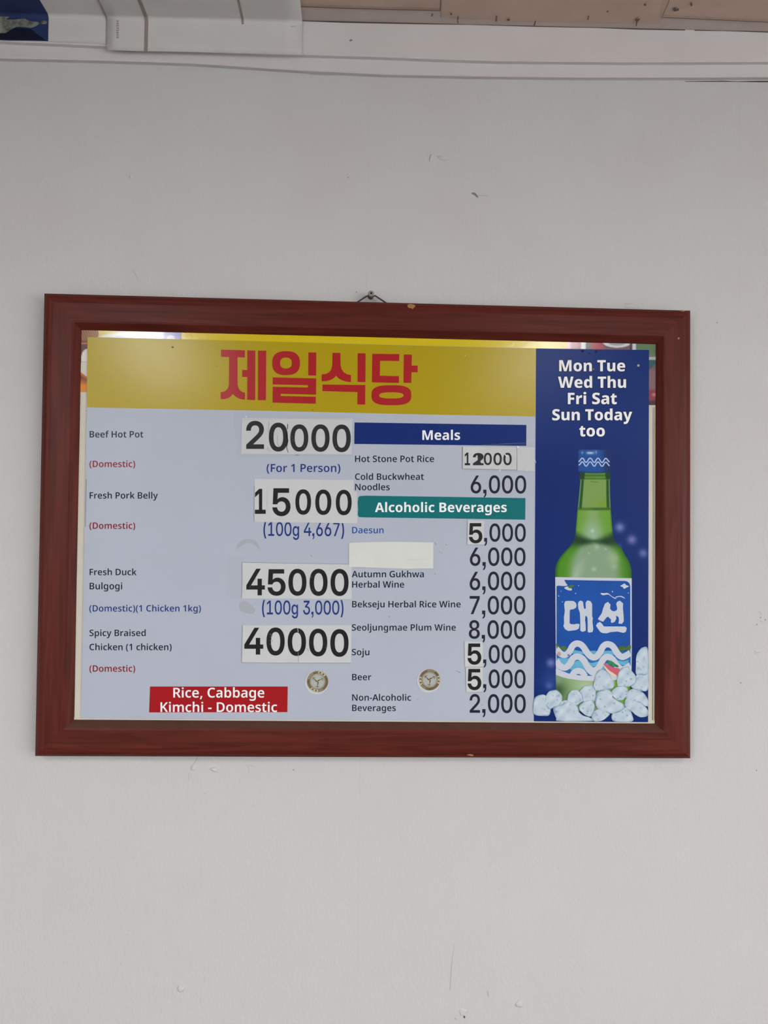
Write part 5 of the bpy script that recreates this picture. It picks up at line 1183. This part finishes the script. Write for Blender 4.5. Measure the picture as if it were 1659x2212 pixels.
# bottle label
M_LABELW = mat('label_white', alb(184, 190, 200), rough=0.45)
M_LABELB = mat('label_blue', alb(14, 72, 152), rough=0.42, mottle=0.12, mottle_scale=18)
M_SEA = mat('label_sea_blue', alb(34, 98, 168), rough=0.45, mottle=0.12, mottle_scale=60)
M_CYAN = mat('label_cyan', alb(92, 160, 190), rough=0.45, mottle=0.1, mottle_scale=80)
M_LEAF = mat('label_leaf_green', alb(66, 100, 44), rough=0.5, mottle=0.2, mottle_scale=120)
M_SLICE = mat('label_slice_red', alb(190, 84, 100), rough=0.45)
M_RIND = mat('label_slice_cream', alb(206, 190, 170), rough=0.45)
M_HERB = mat('label_herb_green', alb(48, 120, 84), rough=0.45, mottle=0.3, mottle_scale=200)
M_STAR = mat('label_star_purple', alb(120, 92, 170), rough=0.5)
M_SHELL = mat('label_shell_pink', alb(176, 140, 140), rough=0.5)
s754 = lambda pts: crop(pts, 1190, 1370, 7.541)
low = [(1201, 1457.5), (1212, 1462), (1230, 1466.5), (1253, 1469.6), (1285, 1471), (1320, 1470), (1345, 1467), (1364, 1460)]
def lay(k):
    return Y3 - 0.00009 * k
print_flat('printed_label', [[[(1199.4, 1246.6), (1280, 1247.8), (1364.6, 1249), (1364.8, 1400)] + low[::-1]]], lay(1), M_LABELW, picture, 'white bottle label')
print_flat('label_field', [[[(1218.6, 1252.6), (1290, 1254), (1350, 1254.8), (1356, 1256.5), (1360, 1260.5), (1361.6, 1267), (1361.8, 1405), (1361.6, 1432), (1355, 1450), (1300, 1458), (1245, 1457), (1215, 1450), (1203, 1441), (1202.2, 1405), (1202.2, 1266), (1224, 1262)]]], lay(2), M_LABELB, picture, 'bright blue label field')
# sea between the white waves
print_flat('label_sea', [[s754([(100, 345), (160, 270), (240, 255), (360, 250), (450, 275), (560, 285), (700, 265), (800, 285), (900, 268), (1010, 285), (1140, 290), (1300, 285), (1300, 520), (1200, 560), (1000, 650), (700, 700), (330, 660), (100, 560)])]], lay(3), M_SEA, picture, 'blue printed sea')
for pts in ([(345, 300), (380, 258), (450, 270), (560, 290), (590, 320), (450, 325), (380, 325)], [(600, 285), (690, 268), (790, 285), (770, 315), (690, 322), (620, 312)],
            [(825, 330), (850, 280), (960, 268), (1040, 285), (1080, 330), (950, 335)], [(105, 390), (200, 395), (320, 400), (300, 470), (200, 488), (120, 450)],
            [(590, 440), (660, 470), (790, 440), (770, 510), (700, 525), (620, 510)], [(310, 560), (350, 480), (440, 430), (540, 470), (585, 560), (560, 585), (440, 570), (350, 585)],
            [(1090, 430), (1180, 440), (1270, 420), (1230, 490), (1150, 500)], [(820, 560), (850, 500), (940, 470), (900, 560)]):
    print_flat('label_water', [[crv(s754(pts), 4)]], lay(4), M_CYAN, picture, 'pale cyan water')
for pts in ([(90, 150), (130, 180), (185, 255), (150, 265), (110, 225), (88, 190)], [(165, 205), (225, 195), (285, 250), (240, 262), (180, 252)],
            [(1085, 240), (1120, 200), (1180, 190), (1215, 215), (1205, 262), (1140, 275)], [(1215, 240), (1250, 190), (1298, 172), (1300, 240), (1250, 268)]):
    print_flat('label_leaf', [[crv(s754(pts), 4)]], lay(5), M_LEAF, picture, 'dark green leaf')
w1 = [(80, 235), (112, 268), (160, 318), (215, 340), (270, 318), (310, 270), (350, 195), (400, 157), (440, 152), (490, 170), (535, 215), (580, 285), (630, 345), (690, 378), (750, 360), (800, 295), (840, 215), (885, 172), (930, 163), (985, 180), (1030, 225), (1075, 300), (1120, 350), (1170, 370), (1230, 345), (1302, 300)]
line_band('label_wave', crv(s754(w1), 4, closed=False), 13.6, lay(6), M_LABELW, picture, 'white printed wave', (1200.4, 1363.6))
w2 = [(82, 420), (114, 475), (155, 520), (215, 545), (270, 525), (320, 465), (350, 405), (400, 370), (445, 366), (495, 385), (540, 430), (590, 520), (640, 570), (700, 590), (755, 570), (800, 510), (840, 430), (885, 380), (935, 370), (985, 390), (1030, 440), (1080, 515), (1130, 560), (1190, 570), (1302, 500)]
line_band('label_wave', crv(s754(w2), 4, closed=False), 13.6, lay(6.4), M_LABELW, picture, 'white printed wave', (1200.4, 1363.6))
line_band('label_wave', crv(s754([(85, 560), (120, 610), (180, 645), (280, 668), (400, 692), (560, 708), (720, 708)]), 4, closed=False), 8, lay(6.8), M_LABELW, picture, 'white printed border', (1200.4, 1363.6))
line_band('label_wave', crv(s754([(345, 690), (365, 640), (400, 610), (445, 597), (495, 610), (530, 640), (555, 690)]), 4, closed=False), 13, lay(7.2), M_LABELW, picture, 'white printed arch')
line_band('label_wave', crv(s754([(590, 520), (620, 580), (690, 630), (760, 620)]), 4, closed=False), 13, lay(7.6), M_LABELW, picture, 'white printed wave end')
print_flat('label_slice', [[crv(s754([(858, 480), (940, 500), (1010, 540), (1118, 560), (1100, 620), (1078, 680), (1020, 650), (950, 600), (880, 540)]), 3)]], lay(8), M_SLICE, picture, 'red slice of fruit')
print_flat('label_slice', [[crv(s754([(852, 492), (880, 520), (950, 590), (1020, 635), (1078, 682), (1000, 680), (950, 640), (890, 570)]), 3)]], lay(9), M_RIND, picture, 'cream rind of the slice')
print_flat('label_herb', [[crv(s754([(920, 470), (935, 435), (975, 430), (1020, 455), (1060, 490), (1098, 510), (1095, 540), (1050, 535), (1000, 515), (950, 495)]), 3)]], lay(10), M_HERB, picture, 'green herb garnish')
st = []
for k in range(10):
    a = math.pi * 2 * k / 10 + .2
    r = 34 if k % 2 == 0 else 14
    st.append((290 + r * math.cos(a), 345 + r * math.sin(a)))
print_flat('label_star', [[s754(st)]], lay(8), M_STAR, picture, 'small purple starfish')
print_flat('label_shell', [[s754(ellipse(132, 322, 30, 38, 18))]], lay(8), M_SHELL, picture, 'small pink shell')
print_flat('label_cloud', [[crv([(1203, 1263), (1204, 1253.5), (1217, 1252.6), (1220, 1258), (1226, 1264), (1219, 1266), (1208, 1265)], 4)]], lay(3), M_LABELW, picture, 'small white cloud shape')
print_flat('label_cloud', [[crv([(1219, 1270.5), (1224, 1267), (1230, 1268), (1236, 1274), (1229, 1275.5)], 4)]], lay(3), M_LABELW, picture, 'small white cloud shape')
print_flat('label_cloud', [[crv([(1340, 1266), (1346, 1262), (1349, 1260.5), (1353, 1264), (1358.5, 1266.5), (1352, 1270), (1348, 1272), (1345, 1268)], 4)]], lay(3), M_LABELW, picture, 'small white cloud shape')
print_flat('label_leaf', [[crv([(1227, 1267), (1234, 1263.5), (1241, 1265), (1236, 1268.5), (1231, 1271)], 4)]], lay(4), M_LEAF, picture, 'small green leaf')
s873 = lambda pts: crop(pts, 1190, 1280, 8.732)
brush = [
    [(250, 215), (270, 165), (320, 155), (430, 160), (475, 200), (485, 245), (470, 290), (420, 315), (370, 320), (357, 340), (354, 450), (352, 575), (375, 595), (440, 600), (480, 590), (535, 592), (540, 615), (525, 680), (480, 705), (420, 715), (330, 725), (270, 695), (235, 630), (250, 580), (246, 470), (262, 350)],
    [(510, 230), (520, 175), (560, 150), (605, 170), (612, 230), (622, 290), (640, 312), (658, 300), (655, 190), (690, 148), (750, 165), (778, 215), (778, 440), (790, 480), (785, 560), (800, 690), (785, 745), (720, 755), (693, 740), (695, 600), (690, 480), (670, 437), (650, 450), (645, 520), (655, 600), (657, 720), (600, 742), (555, 720), (555, 560), (548, 380), (520, 310)],
    [(885, 500), (960, 390), (985, 300), (1020, 210), (1075, 175), (1125, 225), (1115, 300), (1150, 345), (1200, 355), (1245, 330), (1250, 290), (1232, 215), (1250, 175), (1300, 152), (1362, 205), (1358, 300), (1370, 420), (1375, 540), (1340, 590), (1275, 585), (1285, 520), (1275, 460), (1225, 435), (1235, 490), (1205, 550), (1150, 575), (1130, 555), (1135, 510), (1080, 455), (1055, 465), (985, 550), (930, 530)],
    [(850, 625), (880, 575), (925, 552), (965, 590), (1000, 640), (1100, 640), (1250, 640), (1400, 640), (1432, 670), (1415, 740), (1370, 760), (1250, 735), (1130, 745), (1060, 768), (980, 765), (935, 745), (900, 700)]]
for b in brush:
    print_flat('brush_lettering', [[s873(b)]], lay(3), M_LABELW, picture, 'white brush-painted Korean stroke')
print_flat('label_bird', [[crv(s873([(935, 10), (1000, 12), (1075, 10), (1160, 75), (1240, 110), (1200, 115), (1140, 75), (1080, 38), (980, 50)]), 3)],
                          [crv(s873([(1222, 78), (1310, 62), (1360, 78), (1402, 110), (1375, 105), (1310, 80), (1230, 92)]), 3)]], lay(3), M_LABELW, picture, 'white flying-bird stroke')
mm = []
random.seed(5)
for k in range(13):
    yy = 1304 + k * 4.9
    mm.append([[(1203, yy + 2), (1207, yy), (1206.6, yy + 2.6), (1203.4, yy + 4)]])
print_flat('label_small_print', mm, lay(3), mat('label_small_ink', alb(52, 78, 116)), picture, 'tiny vertical print')
for (x, y, r) in ((1207, 1287.5, 1.2), (1215, 1300, 1), (1243.5, 1282, 1.2), (1250, 1265, 1), (1212, 1277, .9), (1323, 1278, 1.4), (1357, 1281, 1)):
    print_flat('label_fleck', [[ellipse(x, y, r, r, 8)]], lay(3), M_LABELW, picture)
# ice
cubes = [
    [(50, 440), (80, 390), (140, 365), (200, 375), (230, 440), (270, 540), (250, 630), (180, 642), (50, 615)],
    [(380, 480), (440, 440), (500, 450), (500, 540), (400, 550)],
    [(200, 400), (240, 330), (300, 305), (360, 310), (405, 360), (420, 410), (390, 500), (320, 530), (250, 550), (200, 480)],
    [(1320, 260), (1350, 220), (1380, 120), (1430, 80), (1536, 60), (1536, 300), (1430, 312), (1360, 300)],
    [(1378, 92), (1380, -40), (1383, -130), (1415, -205), (1465, -250), (1536, -228), (1536, 80), (1440, 108)],
    [(1140, 250), (1135, 150), (1160, 60), (1220, 5), (1280, 0), (1320, 50), (1370, 110), (1390, 180), (1350, 240), (1290, 260), (1200, 265)],
    [(830, 300), (835, 200), (860, 90), (920, 35), (980, 40), (1030, 90), (1060, 150), (1100, 200), (1080, 280), (1000, 300), (960, 310), (900, 312)],
    [(640, 340), (690, 270), (760, 245), (830, 260), (860, 330), (850, 440), (790, 470), (700, 460), (670, 400)],
    [(480, 460), (500, 360), (540, 315), (600, 300), (660, 340), (690, 400), (690, 450), (640, 480), (600, 505), (520, 485)],
    [(300, 560), (330, 520), (400, 500), (480, 460), (560, 470), (620, 520), (640, 590), (700, 640), (780, 665), (810, 709), (380, 709), (340, 670)],
    [(1250, 390), (1290, 310), (1370, 290), (1450, 320), (1510, 380), (1536, 440), (1536, 520), (1420, 480), (1340, 470), (1270, 440)],
    [(800, 650), (830, 590), (900, 550), (1000, 590), (1040, 620), (980, 680), (920, 709), (830, 709)],
    [(1060, 640), (1100, 600), (1200, 560), (1250, 530), (1310, 580), (1335, 640), (1328, 715), (1100, 715)],
    [(860, 380), (890, 320), (960, 300), (1030, 300), (1070, 350), (1080, 400), (1150, 450), (1225, 490), (1220, 560), (1100, 612), (1000, 594), (880, 548), (850, 450)],
    [(635, 530), (680, 470), (760, 440), (830, 470), (840, 560), (800, 645), (740, 642), (670, 590)],
    [(1060, 340), (1100, 280), (1170, 255), (1250, 260), (1275, 320), (1260, 380), (1200, 440), (1130, 435), (1085, 390)],
    [(1230, 480), (1260, 420), (1350, 440), (1450, 470), (1530, 560), (1530, 640), (1440, 660), (1370, 625), (1330, 590), (1260, 545)]]
def print_radial(name, outline, y, parent, label, seed):
    """a printed blob: rings from the outline to the middle with mottled ink"""
    rg = np.random.default_rng(seed)
    o = np.array(outline)
    cen = o.mean(0)
    nr = 14
    fr = np.linspace(1, 0.002, nr)
    P = np.concatenate([cen + (o - cen) * f for f in fr])
    n = len(o)
    F = []
    for i in range(nr - 1):
        for k in range(n):
            a, b = i * n + k, i * n + (k + 1) % n
            F.append((a, a + n, b + n, b))
    ob = link_mesh(name, at_many(P, y).tolist(), F, M_PRINT, parent, label)
    q = P
    c = np.zeros((len(P), 3)) + (176, 190, 201)
    ph = rg.uniform(0, 6, 6)
    wav = np.sin(q[:, 0] * .15 + ph[0]) * np.sin(q[:, 1] * .19 + ph[1]) + .5 * np.sin(q[:, 0] * .3 + q[:, 1] * .24 + ph[2])
    c = blend(c, (190, 202, 210), sstep(.1, 1.2, wav) * .8)
    c = blend(c, (154, 172, 188), sstep(-.2, -1.3, wav) * .7)
    f = np.repeat(fr, n)
    ang = np.arctan2(q[:, 1] - cen[1], q[:, 0] - cen[0])
    rim = sstep(.86, .97, f) * (0.45 + 0.5 * np.sin(ang * 3 + ph[3]) * np.sin(ang * 5 + ph[4]))
    c = blend(c, (96, 124, 148), np.clip(rim, 0, .85))
    for _ in range(5):
        a, r = rg.uniform(0, 6.28), rg.uniform(.35, .85)
        k = int(a / 6.283 * n) % n
        s = cen + (o[k] - cen) * r
        c = blend(c, (104, 136, 158), np.exp(-((q[:, 0] - s[0]) ** 2 + (q[:, 1] - s[1]) ** 2) / (2 * rg.uniform(.8, 1.5) ** 2)) * rg.uniform(.4, .9))
    ca = ob.data.color_attributes.new('ink', 'FLOAT_COLOR', 'POINT')
    cc = np.ones((len(P), 4), np.float32)
    cc[:, :3] = np.clip(lin_np(c) / K, 0, .93)
    ca.data.foreach_set('color', cc.ravel())
    return ob
s603 = lambda pts: crop(pts, 1145, 1440, 6.033)
for k, cu in enumerate(cubes):
    print_radial('printed_ice_cube', crv(s603(cu), 4), lay(11) - 0.00004 * k, picture, 'pale printed ice cube', k)

# ------------------------------------------------------------------ stickers over the panel
YS = lay(11) - 0.0009
D = 0.00012
def sticker(quad, label, cat='price sticker', name='price_sticker', material=None, yf=None, th=0.00045, group=None):
    yf = YS if yf is None else yf
    cx = sum(p[0] for p in quad) / len(quad)
    cy = max(p[1] for p in quad)
    o = slab(name, quad, yf, yf + th, material or M_PAPER, None, None, at(cx, cy, yf + th))
    return tag(o, label, cat, group)
def digits(o, lst, yf=None, style='price', material=None):
    yf = YS if yf is None else yf
    for ch, x0, x1, y0, y1 in lst:
        print_flat('digit', digit_shapes(style, ch, x0, x1, y0, y1), yf - D, material or M_DIGIT, o)
YSB = Y1 - 0.0006
YS = YSB
s1 = sticker([(522.8, 902.8), (761.2, 904), (760, 981.8), (521, 980.9)], 'white price sticker reading 20000 beside the blue Meals bar', group='paper price stickers on the menu')
digits(s1, [('2', 531.7, 570.3, 909, 969.7), ('0', 580.7, 621.8, 913, 975.5), ('0', 627, 666, 916.7, 975.5), ('0', 672.5, 712, 916.7, 976), ('0', 718, 757.8, 917, 976.8)])
line_band('pen_stroke', [(621.5, 916), (621, 927)], 1.6, YS - D, M_PRICE, s1)
line_band('pen_stroke', [(619, 935), (621.5, 952), (619, 966), (622.5, 978)], [1.4, 3, 1.6, 1], YS - D, M_PRICE, s1)
line_band('crease', [(525, 906), (640, 903.5), (759, 906)], .8, YS - D, M_FAINT, s1)
line_band('crease', [(580.5, 910), (580, 935)], .8, YS - D, M_SEAMLINE, s1)
line_band('crease', [(599, 940), (599, 958), (604, 966)], .8, YS - D, M_SEAMLINE, s1)
line_band('pen_stroke', [(575, 973), (579, 965), (581, 975), (585, 972)], .8, YS - D, M_SEAMLINE, s1)
line_band('pen_stroke', [(637, 982.8), (646, 983)], 1.2, Y3, M_EDGE, panel)
s2 = sticker([(549.8, 1034.7), (764, 1037), (764.5, 1061.5), (771, 1062.5), (771.7, 1130.4), (549, 1127.5)], 'white price sticker reading 15000 left of the teal bar', group='paper price stickers on the menu')
digits(s2, [('1', 550.6, 574, 1056, 1110), ('0', 638, 672, 1057, 1112), ('0', 681, 715.7, 1057.5, 1112.4), ('0', 725.4, 759.7, 1058, 1113)])
s2b = sticker([(578, 1045.6), (633, 1046.5), (632, 1121), (577.4, 1120)], 'small white slip with a bold 5 on the 15000 sticker', 'digit sticker', 'digit_sticker', None, YS - 0.0005, 0.0004)
digits(s2b, [('5', 588.4, 627.6, 1054.6, 1115)], YS - 0.0005)
s3 = sticker([(522.8, 1214.6), (759.7, 1219), (759.7, 1294.3), (521.9, 1292.7)], 'white price sticker reading 45000 beside Fresh Duck Bulgogi', group='paper price stickers on the menu')
digits(s3, [('4', 532, 572.2, 1228.5, 1286), ('5', 578, 617, 1229.5, 1287), ('0', 623, 662, 1228.7, 1287), ('0', 668.7, 707.6, 1228.7, 1287.3), ('0', 714, 753, 1229, 1287.5)])
s4 = sticker([(524.4, 1350.6), (759, 1350.6), (758.4, 1432.2), (522, 1431.6)], 'white price sticker reading 40000 beside Spicy Braised Chicken', group='paper price stickers on the menu')
digits(s4, [('4', 527.8, 568.7, 1356, 1414), ('0', 575.5, 615, 1355.4, 1416), ('0', 621.4, 661, 1356.8, 1417), ('0', 667.5, 707, 1358, 1418), ('0', 713.4, 753, 1359, 1419)])
for q, ln in ((s3, [(523, 1214.8), (523, 1253), (522, 1292)]), (s4, [(524, 1351), (523, 1390), (522, 1431)]), (s4, [(522, 1431.5), (600, 1432), (758, 1432)]), (s2, [(549.6, 1050), (549.3, 1090), (549, 1127)]), (s3, [(523, 1215), (640, 1217), (759, 1219)])):
    line_band('paper_edge', ln, .9, YS - D * .8, M_SEAMLINE, q)
random.seed(9)
M_WORN = mat('worn_vinyl_grey', alb(92, 92, 94), rough=0.6)
for o, x0, x1, y0, y1, n in ((s1, 721, 752, 922, 970, 10), (s1, 630, 660, 925, 968, 4), (s4, 578, 588, 1366, 1405, 9), (s3, 540, 570, 1235, 1275, 3), (s3, 670, 700, 1235, 1280, 4), (s4, 700, 706, 1388, 1402, 3)):
    for _ in range(n):
        x, y = random.uniform(x0, x1), random.uniform(y0, y1)
        if o is s1 and 729 < x < 747 and 927 < y < 966:
            continue
        a = random.uniform(1.2, 1.9)
        L = random.uniform(1.5, 5)
        line_band('scratch', [(x, y), (x + L * math.cos(a), y + L * math.sin(a))], random.uniform(.5, 1.2), YS - 2 * D, M_WORN, o)
line_band('scratch', [(643, 1357), (644, 1366)], 1.2, YS - 2 * D, M_PAPER, s4)
line_band('scratch', [(644, 1409), (644.5, 1431)], 1.0, YS - 2 * D, M_SEAMLINE, s4)
line_band('scratch', [(662, 1400), (667, 1406)], .9, YS - 2 * D, M_SEAMLINE, s4)

s5 = sticker([(999.2, 964.9), (1116.5, 966), (1115.7, 1015.3), (998.9, 1012.4)], 'small white price sticker reading 12000 under the Meals bar', group='paper price stickers on the menu')
digits(s5, [('1', 1003.8, 1015.5, 977.5, 1005), ('0', 1045, 1062.5, 978, 1004.7), ('0', 1066, 1084, 978, 1005), ('0', 1087.4, 1105.4, 978, 1005)])
print_flat('digit', digit_shapes('price', '2', 1021.5, 1044.7, 978.5, 1005), YS - D, M_DIGIT, s5, 'a 2 inked by hand')
print_flat('digit', [[crop([(440, 260), (520, 255), (525, 340), (500, 380), (510, 430), (560, 465), (470, 480), (440, 440), (455, 370), (450, 300)], 980, 950, 8.732)]],
           YS - 1.6 * D, M_DIGIT, s5, 'ink blot joining a 1 and a 2')
line_band('paper_edge', [(999.3, 965), (998.9, 1012)], 1.4, YS - D, M_EDGE, s5)
line_band('paper_edge', [(999, 1012.6), (1060, 1014), (1115.6, 1015.4)], 1, YS - D, M_SEAMLINE, s5)
s6 = sticker([(1116.6, 965), (1154.6, 966.6), (1154.6, 1018.7), (1116.9, 1016.4)], 'blank narrow white paper patch right of the 12000 sticker', 'paper patch', 'paper_patch', M_PAPER)
line_band('paper_edge', [(1116.6, 966), (1116.9, 1016.4)], 1.0, YS - D, M_SEAMLINE, s6)
s7 = sticker([(753.9, 1172.6), (800, 1171), (850, 1170.2), (936.3, 1171.8), (936, 1228), (870, 1228.6), (800, 1226), (753.8, 1224.7)], 'long blank off-white paper slip covering a drink name on the menu', 'paper slip', 'paper_slip', M_PAPERW, YS - 0.0005, 0.0005)
line_band('crease', [(876, 1208), (905, 1208), (925, 1207.5)], .7, YS - 0.0005 - D, mat('faint_crease', alb(184, 187, 181)), s7)
for (q, d, lab) in (([(1010, 1123.4), (1046, 1125), (1045.6, 1177.3), (1009.3, 1176.5)], ('5', 1013, 1042, 1130, 1173.8), 'white slip with a bold 5 just under the teal bar'),
                    ([(1003, 1385.3), (1043.2, 1386.6), (1043, 1441), (1004, 1441)], ('5', 1010, 1039.7, 1390, 1436), 'white slip with a bold 5 in the Soju price, upper of a touching pair'),
                    ([(1006, 1441.6), (1043.2, 1441.6), (1042.4, 1495), (1006.8, 1495)], ('5', 1010, 1039.7, 1445, 1491), 'white slip with a bold 5 in the Beer price, lower of a touching pair')):
    o = sticker(q, lab, 'digit sticker', 'digit_sticker', group='small slips with a 5 in the price column')
    digits(o, [d])
    line_band('paper_edge', [q[0], q[3], q[2]], .8, YS - D * .8, M_SEAMLINE, o)

# round foil emblem stickers
def emblem(cx, cy, bx, by, rot, label):
    o = sticker(ellipse(bx, by, 25.5, 25.5, 48), label, 'round sticker', 'emblem_sticker', mat('sticker_film_white', alb(184, 190, 199), rough=0.4), YS, 0.0003, 'round foil emblem stickers')
    y = YS - D
    print_flat('emblem_disc', [[ellipse(cx, cy, 17, 17, 40)]], y, M_EMB, o, 'silver-grey middle')
    print_flat('emblem_ring', [[ellipse(cx, cy, 23.1, 23.1, 56), ellipse(cx, cy, 16.6, 16.6, 48)]], y - D, M_GOLD, o, 'brown foil ring')
    for ra, rb, mm in ((23.4, 22.7, M_GOLDL), (16.9, 16.2, M_GOLDL), (15.6, 15.0, M_GOLDD), (17.8, 17.3, M_GOLDD)):
        print_flat('ring_line', [[ellipse(cx, cy, ra, ra, 56), ellipse(cx, cy, rb, rb, 56)]], y - 2 * D, mm, o)
    def sector(a0, a1, r0, r1):
        p = [(cx + r1 * math.cos(a0 + (a1 - a0) * k / 6), cy + r1 * math.sin(a0 + (a1 - a0) * k / 6)) for k in range(7)]
        return p + [(cx + r0 * math.cos(a1 - (a1 - a0) * k / 6), cy + r0 * math.sin(a1 - (a1 - a0) * k / 6)) for k in range(7)]
    for a in (-62, 112):
        aa = math.radians(a) + rot
        print_flat('ring_panel', [[sector(aa - .42, aa + .42, 17.6, 22.4)]], y - 2 * D, M_GOLDL, o, 'pale foil part of the ring')
        for q in (-.2, .18):
            print_flat('ring_mark', [[ellipse(cx + 20 * math.cos(aa + q), cy + 20 * math.sin(aa + q), 1.8, 1.5, 10)]], y - 3 * D, M_GOLDD, o)
    for k in range(7):
        aa = math.radians(196 + k * 7) + rot
        print_flat('ring_mark', [[sector(aa, aa + .045, 18, 22)]], y - 3 * D, M_GOLDL, o)
    for k in range(6):
        aa = math.radians(55 + k * 6) + rot
        print_flat('ring_mark', [[sector(aa, aa + .04, 18.6, 21.6)]], y - 3 * D, M_GOLDL, o)
    for ang in (-140, -28 if cx < 800 else -31, 94):
        a = math.radians(ang)
        dx, dy = math.cos(a), math.sin(a)
        nx_, ny_ = -dy, dx
        L = 14.6
        tip = (cx + dx * L, cy + dy * L)
        pt = lambda s, t: (cx + dx * s + nx_ * t, cy + dy * s + ny_ * t)
        print_flat('emblem_arm', [[[pt(-.6, 0), pt(1.5, 2.2), pt(8, .8), pt(L, .2), pt(L, 0)]]], y - 2 * D, M_GOLDL, o, 'pale half of an emblem arm')
        print_flat('emblem_arm', [[[pt(-.6, 0), pt(L, 0), pt(L, -.3), pt(8, -1.1), pt(1.5, -2.4)]]], y - 2 * D, M_GOLDD, o, 'dark half of an emblem arm')
        for sg in (1, -1):
            print_flat('emblem_barb', [[[pt(L - 1.2, 0), pt(L - 4.4, sg * 3.8), pt(L - 5.2, sg * 3.6), pt(L - 4, sg * .8)]]], y - 3 * D, M_GOLD, o)
    return o
emblem(686.1, 1472.2, 684.4, 1474.4, 0.0, 'round gold foil emblem sticker right of the red notice box')
emblem(928.0, 1468.4, 926.2, 1470.6, math.radians(62), 'round gold foil emblem sticker in the Beer row, its top edge lifting')

# clear tape
def tape(quad, yf, label):
    V = at_many(quad, yf).tolist()
    o = link_mesh('clear_tape', V, [tuple(range(len(V)))[::-1]], M_TAPE, None, None, at(sum(p[0] for p in quad) / len(quad), max(p[1] for p in quad), yf))
    return tag(o, label, 'tape', 'clear tape over stickers')
YT = YS - 0.0006
t1 = tape([(503, 889.5), (763, 898), (762.5, 986), (512, 988.5)], YT, 'clear tape over the 20000 sticker')
t2 = tape([(1040, 961), (1100, 958), (1156.5, 956.5), (1155, 1022), (1060, 1019), (1003, 1018)], YT, 'clear tape over the 12000 sticker')
t3 = tape([(490, 1201), (523, 1202), (530, 1290), (489, 1289)], YT, 'clear tape strip at the left end of the 45000 sticker')
line_band('tape_glint', [(1040, 961.3), (1100, 958.4), (1135, 957)], [.4, .8, .6], YT - 0.00012, mat('tape_edge_shine', alb(96, 112, 150), rough=0.4), t2, 'thin tape edge with painted shine')  # shine along the tape edge painted as a pale line
M_GLINT = mat('tape_fold_glint', (0.93, 0.93, 0.93), rough=0.2, spec=0.8)  # white colour paints the glints on the tape's creases
for o, pts, w in ((t2, [(1117, 963.5), (1119, 966), (1122, 966.5)], [1.5, 3, 1]), (t2, [(1090, 980), (1093, 984), (1097, 985)], [1.2, 2.4, 1.2]), (t2, [(1077.5, 1015), (1080, 1018), (1081, 1012)], [.8, 1.8, .8]),
                  (t2, [(1138, 1014), (1139, 1019)], [1.4, .6]), (t2, [(1155, 992), (1158, 1000)], [1, .5]), (t1, [(530, 898), (533, 901.5)], [1.6, .8])):
    line_band('tape_glint', pts, w, YT - 0.00012, M_GLINT, o, 'painted glint on a tape crease')
